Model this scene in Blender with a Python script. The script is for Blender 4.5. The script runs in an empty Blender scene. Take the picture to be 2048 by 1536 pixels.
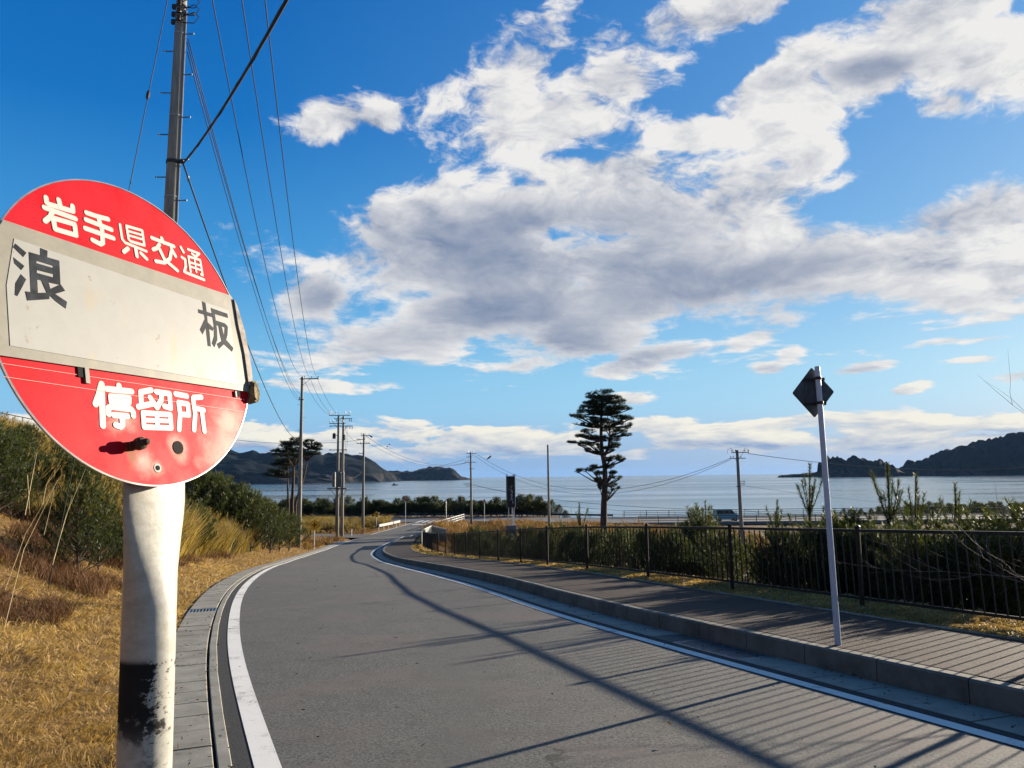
import bpy, math, random, colorsys
import numpy as np
from mathutils import Vector, Matrix
from mathutils.geometry import tessellate_polygon
PI = math.pi
rad = math.radians
scn = bpy.context.scene
C = scn.collection

# ---------------------------------------------------------------- camera, sky, sun, exposure
F = 1538.0                                   # focal length in photo pixels (2048 wide)
PITCH = math.atan((953.5 - 768) / F)
ROLL = 0.0115
EYE = np.array([0, 0, 1.65])
_r = np.array([1, 0, 0.0]); _f = np.array([0, math.cos(PITCH), math.sin(PITCH)]); _u = np.array([0, -math.sin(PITCH), math.cos(PITCH)])
CR = _r * math.cos(ROLL) - _u * math.sin(ROLL); CU = _u * math.cos(ROLL) + _r * math.sin(ROLL); CF = _f
cam_d = bpy.data.cameras.new('camera'); cam = bpy.data.objects.new('camera', cam_d); C.objects.link(cam)
cam_d.sensor_width = 36; cam_d.lens = F / 2048 * 36; cam_d.clip_start = 0.05; cam_d.clip_end = 60000
cam.matrix_world = Matrix(((CR[0], CU[0], -CF[0], EYE[0]), (CR[1], CU[1], -CF[1], EYE[1]), (CR[2], CU[2], -CF[2], EYE[2]), (0, 0, 0, 1)))
scn.camera = cam
scn.render.resolution_x = 1024; scn.render.resolution_y = 768

SUN_AZ, SUN_EL = rad(50), rad(11.8)          # azimuth from +Y towards +X
SUN_DIR = Vector((math.sin(SUN_AZ) * math.cos(SUN_EL), math.cos(SUN_AZ) * math.cos(SUN_EL), math.sin(SUN_EL)))
sun_d = bpy.data.lights.new('sun', 'SUN'); sun_d.energy = 5.0; sun_d.angle = rad(0.53); sun_d.color = (1.0, 0.87, 0.70)
sun = bpy.data.objects.new('sun', sun_d); C.objects.link(sun)
sun.rotation_euler = (-SUN_DIR).to_track_quat('-Z', 'Y').to_euler()
scn.view_settings.view_transform = 'Standard'; scn.view_settings.look = 'None'
scn.view_settings.exposure = 1.5; scn.view_settings.gamma = 1.0
scn.cycles.max_bounces = 6; scn.cycles.diffuse_bounces = 2; scn.cycles.glossy_bounces = 3; scn.cycles.transmission_bounces = 4
scn.cycles.transparent_max_bounces = 8; scn.cycles.use_adaptive_sampling = True; scn.cycles.adaptive_threshold = 0.02
scn.cycles.caustics_reflective = False; scn.cycles.caustics_refractive = False

def pray(px, py):
    d = CF + (px - 1024) / F * CR - (py - 768) / F * CU
    return d
def azel(px, py):
    d = pray(px, py); d = d / np.linalg.norm(d)
    return math.degrees(math.atan2(d[0], d[1])), math.degrees(math.asin(d[2]))

class NT:
    """small helper for writing node trees"""
    def __init__(s, tree): s.t = tree; s.n = tree.nodes; s.l = tree.links
    def add(s, typ, **kw):
        n = s.n.new(typ)
        for k, v in kw.items(): setattr(n, k, v)
        return n
    def put(s, sock, v):
        if v is None: return
        if hasattr(v, 'is_output') or isinstance(v, bpy.types.NodeSocket): s.l.new(v, sock)
        else: sock.default_value = v
    def m(s, op, a, b=None, c=None, clamp=False):
        n = s.add('ShaderNodeMath', operation=op); n.use_clamp = clamp
        s.put(n.inputs[0], a); s.put(n.inputs[1], b); s.put(n.inputs[2], c)
        return n.outputs[0]
    def v(s, op, a, b=None, out=0):
        n = s.add('ShaderNodeVectorMath', operation=op); s.put(n.inputs[0], a); s.put(n.inputs[1], b)
        return n.outputs[out]
    def noise(s, vec, scale, detail=4, rough=0.55, dist=0, out=0):
        n = s.add('ShaderNodeTexNoise'); s.put(n.inputs['Vector'], vec); n.inputs['Scale'].default_value = scale
        n.inputs['Detail'].default_value = detail; n.inputs['Roughness'].default_value = rough; n.inputs['Distortion'].default_value = dist
        return n.outputs[out]
    def ramp(s, fac, stops, interp='LINEAR'):
        n = s.add('ShaderNodeValToRGB'); n.color_ramp.interpolation = interp
        e = n.color_ramp.elements
        while len(e) < len(stops): e.new(0.5)
        for i, (p, c) in enumerate(stops):
            e[i].position = p; e[i].color = (c, c, c, 1) if isinstance(c, (int, float)) else (*c, 1)
        s.put(n.inputs[0], fac); return n.outputs[0]
    def mr(s, v, a, b, c=0.0, d=1.0, typ='SMOOTHSTEP'):
        n = s.add('ShaderNodeMapRange'); n.interpolation_type = typ
        for i, x in enumerate((v, a, b, c, d)): s.put(n.inputs[i], x)
        return n.outputs[0]
    def mix(s, f, a, b, blend='MIX'):
        n = s.add('ShaderNodeMix', data_type='RGBA', blend_type=blend)
        col = lambda q: (*q, 1) if isinstance(q, tuple) and len(q) == 3 else q
        s.put(n.inputs[0], f); s.put(n.inputs[6], col(a)); s.put(n.inputs[7], col(b)); return n.outputs[2]
    def mapping(s, vec, loc=(0, 0, 0), rot=(0, 0, 0), sc=(1, 1, 1), typ='POINT'):
        n = s.add('ShaderNodeMapping', vector_type=typ); s.put(n.inputs[0], vec)
        n.inputs[1].default_value = loc; n.inputs[2].default_value = rot; n.inputs[3].default_value = sc
        return n.outputs[0]

world = bpy.data.worlds.new('World'); scn.world = world; world.use_nodes = True
W = NT(world.node_tree); W.n.clear()
wout = W.add('ShaderNodeOutputWorld'); bg = W.add('ShaderNodeBackground'); bg.inputs[1].default_value = 0.060
W.l.new(bg.outputs[0], wout.inputs[0])
sky = W.add('ShaderNodeTexSky', sky_type='NISHITA'); sky.sun_disc = False
sky.sun_elevation = SUN_EL; sky.sun_rotation = SUN_AZ; sky.air_density = 1.0; sky.dust_density = 0.6; sky.ozone_density = 2.5; sky.altitude = 10
hs = W.add('ShaderNodeHueSaturation'); hs.inputs['Saturation'].default_value = 1.35; hs.inputs['Value'].default_value = 1.0
W.l.new(sky.outputs[0], hs.inputs['Color'])
tc = W.add('ShaderNodeTexCoord'); dirv = W.v('NORMALIZE', tc.outputs['Generated'])
sep = W.add('ShaderNodeSeparateXYZ'); W.l.new(dirv, sep.inputs[0])
az = W.m('MULTIPLY', W.m('ARCTAN2', sep.outputs[0], sep.outputs[1]), 180 / PI)
el = W.m('MULTIPLY', W.m('ARCSINE', sep.outputs[2]), 180 / PI)
cmb = W.add('ShaderNodeCombineXYZ'); W.l.new(az, cmb.inputs[0]); W.l.new(el, cmb.inputs[1]); ae = cmb.outputs[0]
nv = W.v('MULTIPLY', dirv, (1, 1, 1.9))
warp = W.noise(nv, 2.6, 5, 0.6, out=1)
nvw = W.v('ADD', nv, W.v('MULTIPLY', W.v('SUBTRACT', warp, (0.5, 0.5, 0.5)), (0.22, 0.22, 0.22)))
f1 = W.noise(nvw, 6.5, 9, 0.62)
f2 = W.noise(W.v('ADD', nvw, (0.018, 0.012, 0.030)), 6.5, 9, 0.62)
f3 = W.noise(W.v('ADD', nv, (3.1, 1.7, 0.3)), 2.4, 6, 0.62)
wsc = W.mr(el, 2.0, 20.0, 0.16, 1.0)
cw = W.add('ShaderNodeCombineXYZ'); W.l.new(W.m('MULTIPLY', wsc, 7.5), cw.inputs[0]); W.l.new(W.m('MULTIPLY', wsc, 4.5), cw.inputs[1])
aew = W.v('ADD', ae, W.v('MULTIPLY', W.v('SUBTRACT', warp, (0.5, 0.5, 0.5)), cw.outputs[0]))
def field(blobs):
    d = None
    for cx, cy, rx, ry, rot in blobs:
        a, e = azel(cx, cy); a2, e2 = azel(cx + rx, cy); a3, e3 = azel(cx, cy - ry)
        q = W.v('LENGTH', W.mapping(aew, (a, e, 0), (0, 0, rad(rot)), (max(abs(a2 - a), .05), max(abs(e3 - e), .05), 1), 'TEXTURE'), out=1)
        if d is None: d = q
        else: d = W.m('SMOOTH_MIN', d, q, 0.25)
    return W.m('SUBTRACT', 1.0, d)
#SKYBLOBS
CLOUD = [(650,250,95,55,20),(750,235,45,28,0),(1060,150,120,95,25),(1130,240,190,110,0),(1300,110,260,90,35),(1420,30,330,60,10),(1200,340,160,50,0),(1560,170,190,70,15),(1760,120,260,90,15),(1930,120,200,110,0),(1880,215,80,45,0),(1400,260,120,50,0),(1620,310,60,55,0),(1530,270,60,30,0),(1920,0,240,50,0),(1000,440,330,80,4),(1350,440,330,110,-5),(900,520,290,110,0),(1350,560,520,140,-3),(1750,530,330,110,5),(1000,620,260,70,0),(1900,440,170,60,0),(1950,590,200,65,0),(800,690,200,55,0),(680,720,170,45,0),(1100,690,240,60,5),(640,600,80,60,0),(1300,720,190,28,8),(1500,690,80,18,10),(1930,683,110,10,2),(1950,720,60,9,0),(2010,755,80,16,5),(1720,745,70,12,8),(1830,780,50,12,14),(1460,772,42,9,0),(1250,795,45,16,0),(1530,745,40,14,0),(1590,712,30,14,0),(760,770,70,14,5),(650,770,120,14,0)]
SHADE = [(1290,590,260,62,-2),(1000,610,290,85,0),(760,560,170,60,18),(700,600,120,40,0),(1650,620,140,32,0),(1050,500,300,70,0),(1550,560,160,40,10),(1180,725,170,24,0),(1750,130,90,25,0),(1060,690,140,30,0),(1500,70,120,25,20)]
mC = field(CLOUD); mS = field(SHADE)
nrm = W.m('SUBTRACT', f1, 0.5)
lv = W.v('MULTIPLY', ae, (0.13, 0.58, 1)); f4 = W.noise(lv, 1.0, 8, 0.62, 0.3); f5 = W.noise(W.v('ADD', lv, (0.12, 0.22, 0)), 1.0, 8, 0.62, 0.3)
lowm = W.mr(el, 15.0, 6.0)
dens = W.m('ADD', W.m('MINIMUM', mC, 0.7), W.m('MULTIPLY', nrm, W.mr(el, 2.0, 22.0, 1.4, 4.4)))
dens = W.m('ADD', W.m('ADD', dens, W.mr(el, 26.0, 14.0, 0.10, 0.16)), W.m('MULTIPLY', W.m('MULTIPLY', W.m('SUBTRACT', f4, 0.55), 4.6), lowm))
front = W.mr(sep.outputs[1], -0.1, 0.35)
dens_b = W.m('MULTIPLY', W.m('SUBTRACT', f3, 0.60), 5.0)
dens = W.m('ADD', W.m('MULTIPLY', dens, front), W.m('MULTIPLY', dens_b, W.m('SUBTRACT', 1.0, front)))
# the bank of cloud lying low over the sea
bandp = W.m('SUBTRACT', W.mr(el, 0.3, 2.2), W.m('MULTIPLY', W.mr(el, 3.0, 5.6), 1.3))
band = W.m('ADD', W.m('MULTIPLY', W.m('SUBTRACT', f4, 0.5), 5.4), W.m('SUBTRACT', W.m('MULTIPLY', bandp, 1.35), 0.72))
alpha = W.m('MAXIMUM', W.mr(dens, -0.08, 0.46), W.mr(band, 0.0, 0.4))
relief = W.m('MULTIPLY', W.m('SUBTRACT', f1, f2), 5.5)
rel2 = W.m('MULTIPLY', W.m('SUBTRACT', f4, f5), 5.0)
relief = W.m('ADD', W.m('MULTIPLY', relief, W.m('SUBTRACT', 1.0, lowm)), W.m('MULTIPLY', rel2, lowm))
shade_in = W.m('ADD', W.m('MULTIPLY', W.m('MAXIMUM', mS, -1.1), 1.15), W.m('MULTIPLY', W.m('SUBTRACT', f3, 0.5), 1.7))
shade = W.m('MULTIPLY', W.mr(shade_in, -1.0, 0.75), W.mr(dens, 0.05, 0.9)); soft = W.m('SUBTRACT', 1.0, W.m('MULTIPLY', shade, 0.6))
det = W.m('MULTIPLY', W.m('SUBTRACT', 0.5, f1), W.m('SUBTRACT', 1.0, lowm))
shade = W.m('ADD', W.m('MULTIPLY', shade, 0.80), W.m('MULTIPLY', W.m('MULTIPLY', relief, -0.75), soft))
shade = W.m('ADD', shade, W.m('MULTIPLY', det, W.m('MULTIPLY', soft, 1.1)))
shade = W.m('ADD', shade, W.m('MULTIPLY', W.mr(dens, 0.3, 1.5), 0.24))
shade = W.m('ADD', shade, W.m('MULTIPLY', W.mr(el, 3.4, 1.6), 0.60))
shade = W.mr(shade, -0.22, 1.15, typ='LINEAR')
lit = W.mix(W.mr(el, 2.0, 9.0), (5.6, 5.3, 4.5), (5.2, 5.1, 4.95))
ccol = W.mix(shade, lit, W.mix(W.mr(el, 4.0, 10.0), (1.45, 2.1, 3.3), (1.15, 1.5, 2.3)))
# clear-sky colour: the physical sky blended with the deep winter blue of the place
eln = W.m('DIVIDE', el, 45.0)
blue_l = W.ramp(eln, [(0.0, (0.34, 0.62, 0.95)), (0.16, (0.24, 0.60, 0.92)), (0.33, (0.06, 0.36, 0.78)), (0.55, (0.006, 0.185, 0.60)), (0.85, (0.002, 0.115, 0.47))])
blue_r = W.ramp(eln, [(0.0, (0.42, 0.66, 0.95)), (0.16, (0.42, 0.72, 0.94)), (0.33, (0.25, 0.54, 0.88)), (0.55, (0.16, 0.42, 0.82)), (0.85, (0.06, 0.30, 0.76))])
blue = W.mix(W.mr(az, -20.0, 40.0, typ='LINEAR'), blue_l, blue_r)
blue = W.mix(1.0, blue, (5.4, 5.4, 5.4), 'MULTIPLY')
base = W.mix(0.88, hs.outputs[0], blue)
base = W.mix(W.m('MULTIPLY', W.m('SUBTRACT', 1.0, W.mr(sep.outputs[1], -0.35, 0.3)), 0.6), base, (0.25, 0.55, 1.3))
hzc = W.mix(W.mr(az, -5.0, 38.0), (1.45, 2.35, 3.8), (2.9, 3.4, 4.3))
base = W.mix(W.m('MULTIPLY', W.mr(el, 5.5, 0.0), 0.85), base, hzc)
ccol = W.mix(W.m('MULTIPLY', W.mr(el, 2.2, 0.3), 0.75), ccol, hzc)
fin = W.mix(W.m('MULTIPLY', alpha, 0.97), base, ccol)
W.l.new(fin, bg.inputs[0])
#ENDSKY

# ---------------------------------------------------------------- helpers
def proj(p):
    d = np.asarray(p, float) - EYE; k = d @ CF
    return 1024 + F * (d @ CR) / k, 768 - F * (d @ CU) / k
ZY = [-50, 0, 10, 15, 20, 25, 30, 40, 50, 60, 80, 100, 115, 400]
ZZ = [2.5, 0, -.5, -.75, -1.02, -1.38, -1.78, -2.6, -3.25, -3.8, -4.5, -4.9, -5.1, -5.1]
_yy = np.arange(-50, 200, 0.5); _zz = np.interp(_yy, ZY, ZZ)
_k = np.hanning(13); _k /= _k.sum(); _zz = np.convolve(np.pad(_zz, 6, 'edge'), _k, 'valid')
def zr(y): return np.interp(y, _yy, _zz)                     # road level along the slope
def at(px, py, dz=0.0, z=None):
    """point of the road surface (or of level z) seen at a photo pixel"""
    d = pray(px, py); lo, hi = 0.5, 6000.0
    for _ in range(50):
        m = (lo + hi) / 2; p = EYE + d * m
        if p[2] > ((zr(p[1]) + dz) if z is None else z): lo = m
        else: hi = m
    return EYE + d * lo
def far(px, py, Y):
    d = pray(px, py); return EYE + d * (Y / d[1])
def smooth_fn(pts, win=1.0):
    pts = sorted(pts); ys = np.array([p[0] for p in pts]); xs = np.array([p[1] for p in pts])
    Y = np.arange(-30, 140, 0.25); X = np.interp(Y, ys, xs)
    s0 = (xs[1] - xs[0]) / (ys[1] - ys[0]); X = np.where(Y < ys[0], xs[0] + (Y - ys[0]) * s0, X)
    for w in (6, 10, 14):
        k = np.hanning(int(w * win) * 2 + 1); k /= k.sum(); n = int(w * win)
        P = np.pad(X, n, 'reflect', reflect_type='odd'); X = np.convolve(P, k, 'valid')
    return lambda y: np.interp(y, Y, X)
fL = smooth_fn([(0, .5), (3, -.75), (5.56, -1.81), (6.62, -2.26), (8.23, -2.93), (10.25, -3.73), (12, -4.36), (14.5, -5.23), (16.9, -6.02), (19.9, -6.89), (23.9, -7.98), (30, -9.55), (37, -11.2), (43.7, -12.45),
                (51.5, -13.61), (58, -14.45), (71, -15.7), (83, -16.3), (93, -16.2), (104, -15.9), (115, -15.5), (121, -15.4)])   # outer edge of left line
fR = smooth_fn([(0, 6.6), (6.47, 4.09), (13.3, 1.43), (18.6, -.1), (22.3, -1.25), (29.6, -3.3), (39, -5.7), (45.8, -7.38), (52.5, -8.84), (59.8, -9.91), (65.6, -10.38), (74.6, -10.85), (85, -11.1)])  # foot of kerb
fW = smooth_fn([(0, 9.0), (8.77, 5.61), (10.3, 5.01), (12.56, 4.32), (14.03, 3.81), (19.2, 2.1), (23, 1.05), (27.9, -.14), (36, -2.2), (41, -4.0), (45.3, -5.3), (52, -6.7), (59, -7.8), (69.4, -8.85),
                (79, -9.7), (88, -10.05), (98, -10.03), (110, -9.0), (123, -7.9)])   # outer edge of the walkway
def nrm2(f, y):
    s = (f(y + .3) - f(y - .3)) / .6; n = np.sqrt(1 + s * s)
    return 1 / n, -s / n                                      # unit normal pointing to +x
def off(f, y, d):
    nx, ny = nrm2(f, y); return f(y) + nx * d, y + ny * d

def sstep(a, b, x):
    t = np.clip((np.asarray(x, float) - a) / (b - a), 0, 1); return t * t * (3 - 2 * t)
def vnoise(x, y, s, seed=0):
    x = np.asarray(x, float) / s; y = np.asarray(y, float) / s
    xi = np.floor(x).astype(np.int64); yi = np.floor(y).astype(np.int64); xf = x - xi; yf = y - yi
    xf = xf * xf * (3 - 2 * xf); yf = yf * yf * (3 - 2 * yf)
    def h(a, b):
        n = (a * 374761393 + b * 668265263 + seed * 1442695041) & 0x7fffffff
        n = ((n ^ (n >> 13)) * 1274126177) & 0x7fffffff
        return ((n ^ (n >> 16)) & 0xffff) / 65535.0
    return (h(xi, yi) * (1 - xf) + h(xi + 1, yi) * xf) * (1 - yf) + (h(xi, yi + 1) * (1 - xf) + h(xi + 1, yi + 1) * xf) * yf
def coast(x): return -5.1 - 0.5 * sstep(-5, 20, x)
def ground(x, y):
    x = np.asarray(x, float); y = np.asarray(y, float); z0 = zr(y)
    sL = (fL(y) - .78 - x) * 0.92; sW = (x - fW(y)) * 0.93
    k = 0.06 + 0.94 * (1 - sstep(56, 82, y))
    s = np.maximum(sL, 0)
    hb = (0.02 + 0.22 * np.clip(s - .2, 0, 1.8) + 0.47 * np.maximum(s - 2.0, 0)) * k
    hb = hb + (vnoise(x, y, 2.3, 1) - .5) * .25 * sstep(.8, 3, s) + (vnoise(x, y, .7, 2) - .5) * .10 * sstep(.3, 1.5, s)
    zl = z0 + hb; cap = 4.9 + 0.9 * vnoise(x, y, 9, 3); zl = np.where(zl > cap - 1, cap - 1 + np.tanh(np.maximum(zl - cap + 1, 0)) , zl)
    low = -6.0 + 0.3 * (vnoise(x, y, 6, 4) - .5)
    low = low + sstep(88, 112, y) * 0.55 * (1 - sstep(5, 25, x))
    t = np.maximum(sW, 0)
    zrr = z0 + .22 + 0.02 * np.minimum(t, 1) + (vnoise(x, y, .5, 5) - .5) * .05 - 0.5 * np.maximum(t - 1.5, 0)
    zrr = np.maximum(zrr, np.minimum(low, z0 + .2))
    h = np.where(sL > 0, zl, np.where(sW > 0, zrr, z0 - .12))
    cz = coast(x)
    w = sstep(117, 120, y)
    h = h * (1 - w) + w * np.where(x > 16, -6.6, cz - .07)
    left = cz - .05 - 0.25 * sstep(133, 135, y)
    left = left - 4.5 * sstep(146, 160, y)
    right = np.where(x > 52, -7.0 - 3.5 * sstep(156, 168, y), -9.8)
    w2 = sstep(133, 134.5, y); w3 = sstep(8, 14, x)
    h = h * (1 - w2) + w2 * (left * (1 - w3) + right * w3)
    return h

MATS = {}
def mat(name, col, rough=.8, metal=0, spec=.3, var=0.0, scale=6, bump=0.0, bscale=40, fn=None, obj_coord=True, trans=0.0):
    if name in MATS: return MATS[name]
    m = bpy.data.materials.new(name); m.use_nodes = True; N = NT(m.node_tree); b = m.node_tree.nodes['Principled BSDF']
    b.inputs['Roughness'].default_value = rough; b.inputs['Metallic'].default_value = metal; b.inputs['Specular IOR Level'].default_value = spec
    b.inputs['Base Color'].default_value = (*col, 1)
    t = N.add('ShaderNodeTexCoord'); vec = t.outputs['Object']
    if var:
        n = N.noise(vec, scale, 5, .6)
        c = N.mix(N.mr(n, .3, .7), tuple(max(0, x * (1 - var)) for x in col), tuple(min(1, x * (1 + var)) for x in col))
        N.l.new(c, b.inputs['Base Color'])
    if bump:
        bn = N.add('ShaderNodeBump'); bn.inputs['Strength'].default_value = bump; bn.inputs['Distance'].default_value = .01
        N.l.new(N.noise(vec, bscale, 4, .6), bn.inputs['Height']); N.l.new(bn.outputs[0], b.inputs['Normal'])
    if fn: fn(N, b, vec, m)
    MATS[name] = m; return m

class MB:
    def __init__(s): s.v = []; s.f = []; s.mi = []; s.cur = 0
    def add(s, vs, fs):
        o = len(s.v); s.v += [tuple(map(float, p)) for p in vs]; s.f += [tuple(i + o for i in f) for f in fs]; s.mi += [s.cur] * len(fs)
    def box(s, c, sz, rz=0, M=None):
        x, y, z = sz[0] / 2, sz[1] / 2, sz[2] / 2
        P = [Vector((a * x, b * y, d * z)) for a in (-1, 1) for b in (-1, 1) for d in (-1, 1)]
        R = M if M is not None else Matrix.Rotation(rz, 3, 'Z')
        s.add([R @ p + Vector(c) for p in P], [(0, 1, 3, 2), (4, 6, 7, 5), (0, 4, 5, 1), (2, 3, 7, 6), (0, 2, 6, 4), (1, 5, 7, 3)])
    def tube(s, path, r, n=8, caps=True):
        path = [Vector(p) for p in path]; rs = r if hasattr(r, '__len__') else [r] * len(path)
        vs = []; pr = None
        for i, p in enumerate(path):
            t = (path[min(i + 1, len(path) - 1)] - path[max(i - 1, 0)]).normalized()
            if pr is None:
                a = t.orthogonal().normalized()
            else: a = (pr - t * pr.dot(t)).normalized()
            pr = a; b = t.cross(a)
            for j in range(n):
                th = 2 * PI * j / n; vs.append(p + (a * math.cos(th) + b * math.sin(th)) * rs[i])
        fs = []
        for i in range(len(path) - 1):
            for j in range(n):
                fs.append((i * n + j, i * n + (j + 1) % n, (i + 1) * n + (j + 1) % n, (i + 1) * n + j))
        if caps: fs.append(tuple(range(n))[::-1]); fs.append(tuple((len(path) - 1) * n + j for j in range(n)))
        s.add(vs, fs)
    def lathe(s, c, prof, n=16, axis=(0, 0, 1)):
        ax = Vector(axis).normalized(); a = ax.orthogonal().normalized(); b = ax.cross(a); vs = []; c = Vector(c)
        for r, h in prof:
            for j in range(n):
                th = 2 * PI * j / n; vs.append(c + ax * h + (a * math.cos(th) + b * math.sin(th)) * r)
        fs = [(i * n + j, i * n + (j + 1) % n, (i + 1) * n + (j + 1) % n, (i + 1) * n + j) for i in range(len(prof) - 1) for j in range(n)]
        fs.append(tuple(range(n))[::-1]); fs.append(tuple((len(prof) - 1) * n + j for j in range(n))); s.add(vs, fs)
    def prism(s, pts, org, U, V, N, t0, t1):
        """polygon pts in the U,V plane, thick from t0 to t1 along N"""
        org, U, V, N = map(Vector, (org, U, V, N)); n = len(pts)
        a = [org + U * p[0] + V * p[1] + N * t0 for p in pts]; b = [org + U * p[0] + V * p[1] + N * t1 for p in pts]
        tri = tessellate_polygon([[Vector((p[0], p[1], 0)) for p in pts]])
        s.add(a + b, [tuple(x + n for x in t) for t in tri] + [t[::-1] for t in tri] + [(i, (i + 1) % n, (i + 1) % n + n, i + n) for i in range(n)])
    def build(s, name, m, parent=None, smooth=False, fixn=True):
        me = bpy.data.meshes.new(name); me.from_pydata(s.v, [], s.f)
        for q in (m if isinstance(m, (list, tuple)) else [m]): me.materials.append(q)
        if any(s.mi): me.polygons.foreach_set('material_index', s.mi)
        me.update()
        if fixn:
            import bmesh
            b = bmesh.new(); b.from_mesh(me); bmesh.ops.recalc_face_normals(b, faces=b.faces); b.to_mesh(me); b.free()
        if smooth: me.shade_smooth() if smooth is True else me.shade_auto_smooth() if hasattr(me, 'shade_auto_smooth') else me.shade_smooth()
        return link(name, me, parent)
def link(name, me, parent=None):
    o = bpy.data.objects.new(name, me); C.objects.link(o)
    if parent is not None:
        o.parent = parent; o.matrix_parent_inverse = parent.matrix_basis.inverted()
    return o
def tag(o, label=None, cat=None, group=None, kind=None):
    if label: o['label'] = label
    if cat: o['category'] = cat
    if group: o['group'] = group
    if kind: o['kind'] = kind
    return o
def thing(name, loc, label, cat, group=None, rz=0):
    o = bpy.data.objects.new(name, None); o.empty_display_size = .2; C.objects.link(o); o.location = loc; o.rotation_euler = (0, 0, rz)
    tag(o, label, cat, group); o.matrix_basis = Matrix.Translation(Vector(loc)) @ Matrix.Rotation(rz, 4, 'Z')
    return o
def trimesh(name, V, T, m, parent=None, attr=None, smooth=False):
    V = np.asarray(V, np.float32).reshape(-1, 3); T = np.asarray(T, np.int32).reshape(-1, 3)
    me = bpy.data.meshes.new(name); me.vertices.add(len(V)); me.vertices.foreach_set('co', V.ravel())
    me.loops.add(T.size); me.loops.foreach_set('vertex_index', T.ravel())
    me.polygons.add(len(T)); me.polygons.foreach_set('loop_start', np.arange(0, T.size, 3, dtype=np.int32))
    me.polygons.foreach_set('loop_total', np.full(len(T), 3, np.int32))
    for q in (m if isinstance(m, (list, tuple)) else [m]): me.materials.append(q)
    me.update(calc_edges=True)
    if attr is not None:
        a = me.attributes.new('rnd', 'FLOAT', 'POINT'); a.data.foreach_set('value', np.asarray(attr, np.float32))
    if smooth: me.shade_smooth()
    return link(name, me, parent)
def gridmesh(X, Y, Z, name, m, smooth=True, parent=None):
    n, k = X.shape; V = np.stack([X, Y, Z], -1).reshape(-1, 3)
    i = np.arange(n - 1)[:, None] * k + np.arange(k - 1)[None]; i = i.ravel()
    T = np.concatenate([np.stack([i, i + 1, i + k + 1], 1), np.stack([i, i + k + 1, i + k], 1)])
    return trimesh(name, V, T, m, parent, smooth=smooth)

# ---------------------------------------------------------------- materials of the setting
def asphalt_fn(c1, c2, patch):
    def fn(N, b, vec, m):
        g = N.noise(vec, 48, 4, .8); big = N.noise(vec, .5, 5, .6, .6); fine = N.noise(vec, 120, 3, .85)
        c = N.mix(N.mr(g, .40, .60), c1, c2)
        c = N.mix(N.m('MULTIPLY', N.mr(big, .48, .64), .5), c, patch)
        c = N.mix(N.m('MULTIPLY', N.mr(N.noise(vec, 2.2, 5, .65), .45, .75), .3), c, tuple(x * .6 for x in c1))
        c = N.mix(N.mr(fine, .62, .72), c, (.21, .20, .17))
        wv = N.v('ADD', N.mapping(vec, sc=(.22, .30, 1)), N.v('MULTIPLY', N.noise(vec, 1.7, 5, .65, out=1), (.22, .22, 0)))
        vo = N.add('ShaderNodeTexVoronoi', feature='DISTANCE_TO_EDGE'); N.l.new(wv, vo.inputs[0]); vo.inputs['Scale'].default_value = 1.0
        crack = N.m('MULTIPLY', N.mr(vo.outputs['Distance'], .006, .002), N.mr(N.noise(vec, .33, 3, .5), .52, .60))
        c = N.mix(N.m('MULTIPLY', crack, .75), c, (.012, .012, .011))
        tr = N.noise(N.mapping(vec, rot=(0, 0, .39), sc=(1.0, .06, 1)), 1.1, 3, .5)
        c = N.mix(N.m('MULTIPLY', N.mr(tr, .48, .66), .5), c, tuple(x * .62 for x in c2))
        N.l.new(c, b.inputs['Base Color'])
        bn = N.add('ShaderNodeBump'); bn.inputs['Strength'].default_value = .8; bn.inputs['Distance'].default_value = .006
        N.l.new(N.m('ADD', g, fine), bn.inputs['Height']); N.l.new(bn.outputs[0], b.inputs['Normal'])
    return fn
m_road = mat('asphalt', (.08, .078, .072), .82, fn=asphalt_fn((.046, .044, .038), (.140, .138, .124), (.130, .104, .090)), spec=.25)
m_walk = mat('walkway_asphalt', (.08, .06, .05), .85, fn=asphalt_fn((.028, .020, .016), (.052, .036, .027), (.05, .034, .025)), spec=.2)
m_edge = mat('edge_asphalt', (.03, .03, .03), .9, var=.4, scale=60, bump=.8, bscale=120)
def paint_fn(N, b, vec, m):
    w = N.noise(vec, 5, 8, .75); w2 = N.noise(vec, 60, 4, .8); big = N.noise(vec, .9, 3, .5)
    f = N.m('ADD', N.m('MULTIPLY', w, .5), N.m('ADD', N.m('MULTIPLY', w2, .5), N.m('MULTIPLY', big, .35)))
    N.l.new(N.mix(N.mr(f, .70, .82), (.66, .64, .58), (.13, .125, .11)), b.inputs['Base Color'])
m_paint = mat('road_paint', (.75, .74, .7), .75, fn=paint_fn, bump=.3, bscale=150)
def conc_fn(c1, c2, stain):
    def fn(N, b, vec, m):
        c = N.mix(N.mr(N.noise(vec, 3, 6, .65), .3, .7), c1, c2)
        c = N.mix(N.m('MULTIPLY', N.mr(N.noise(vec, 1.1, 6, .75, .8), .5, .72), .6), c, stain)
        c = N.mix(N.mr(N.noise(vec, 120, 2, .7), .6, .75), c, tuple(x * .6 for x in c1))
        N.l.new(c, b.inputs['Base Color'])
        bn = N.add('ShaderNodeBump'); bn.inputs['Strength'].default_value = .5; bn.inputs['Distance'].default_value = .004
        N.l.new(N.noise(vec, 80, 4, .7), bn.inputs['Height']); N.l.new(bn.outputs[0], b.inputs['Normal'])
    return fn
m_conc = mat('slab_concrete', (.3, .29, .25), .85, fn=conc_fn((.20, .19, .15), (.29, .275, .225), (.13, .115, .085)))
m_kerb = mat('kerb_concrete', (.28, .27, .24), .85, fn=conc_fn((.12, .112, .085), (.20, .186, .145), (.065, .06, .045)))
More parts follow.
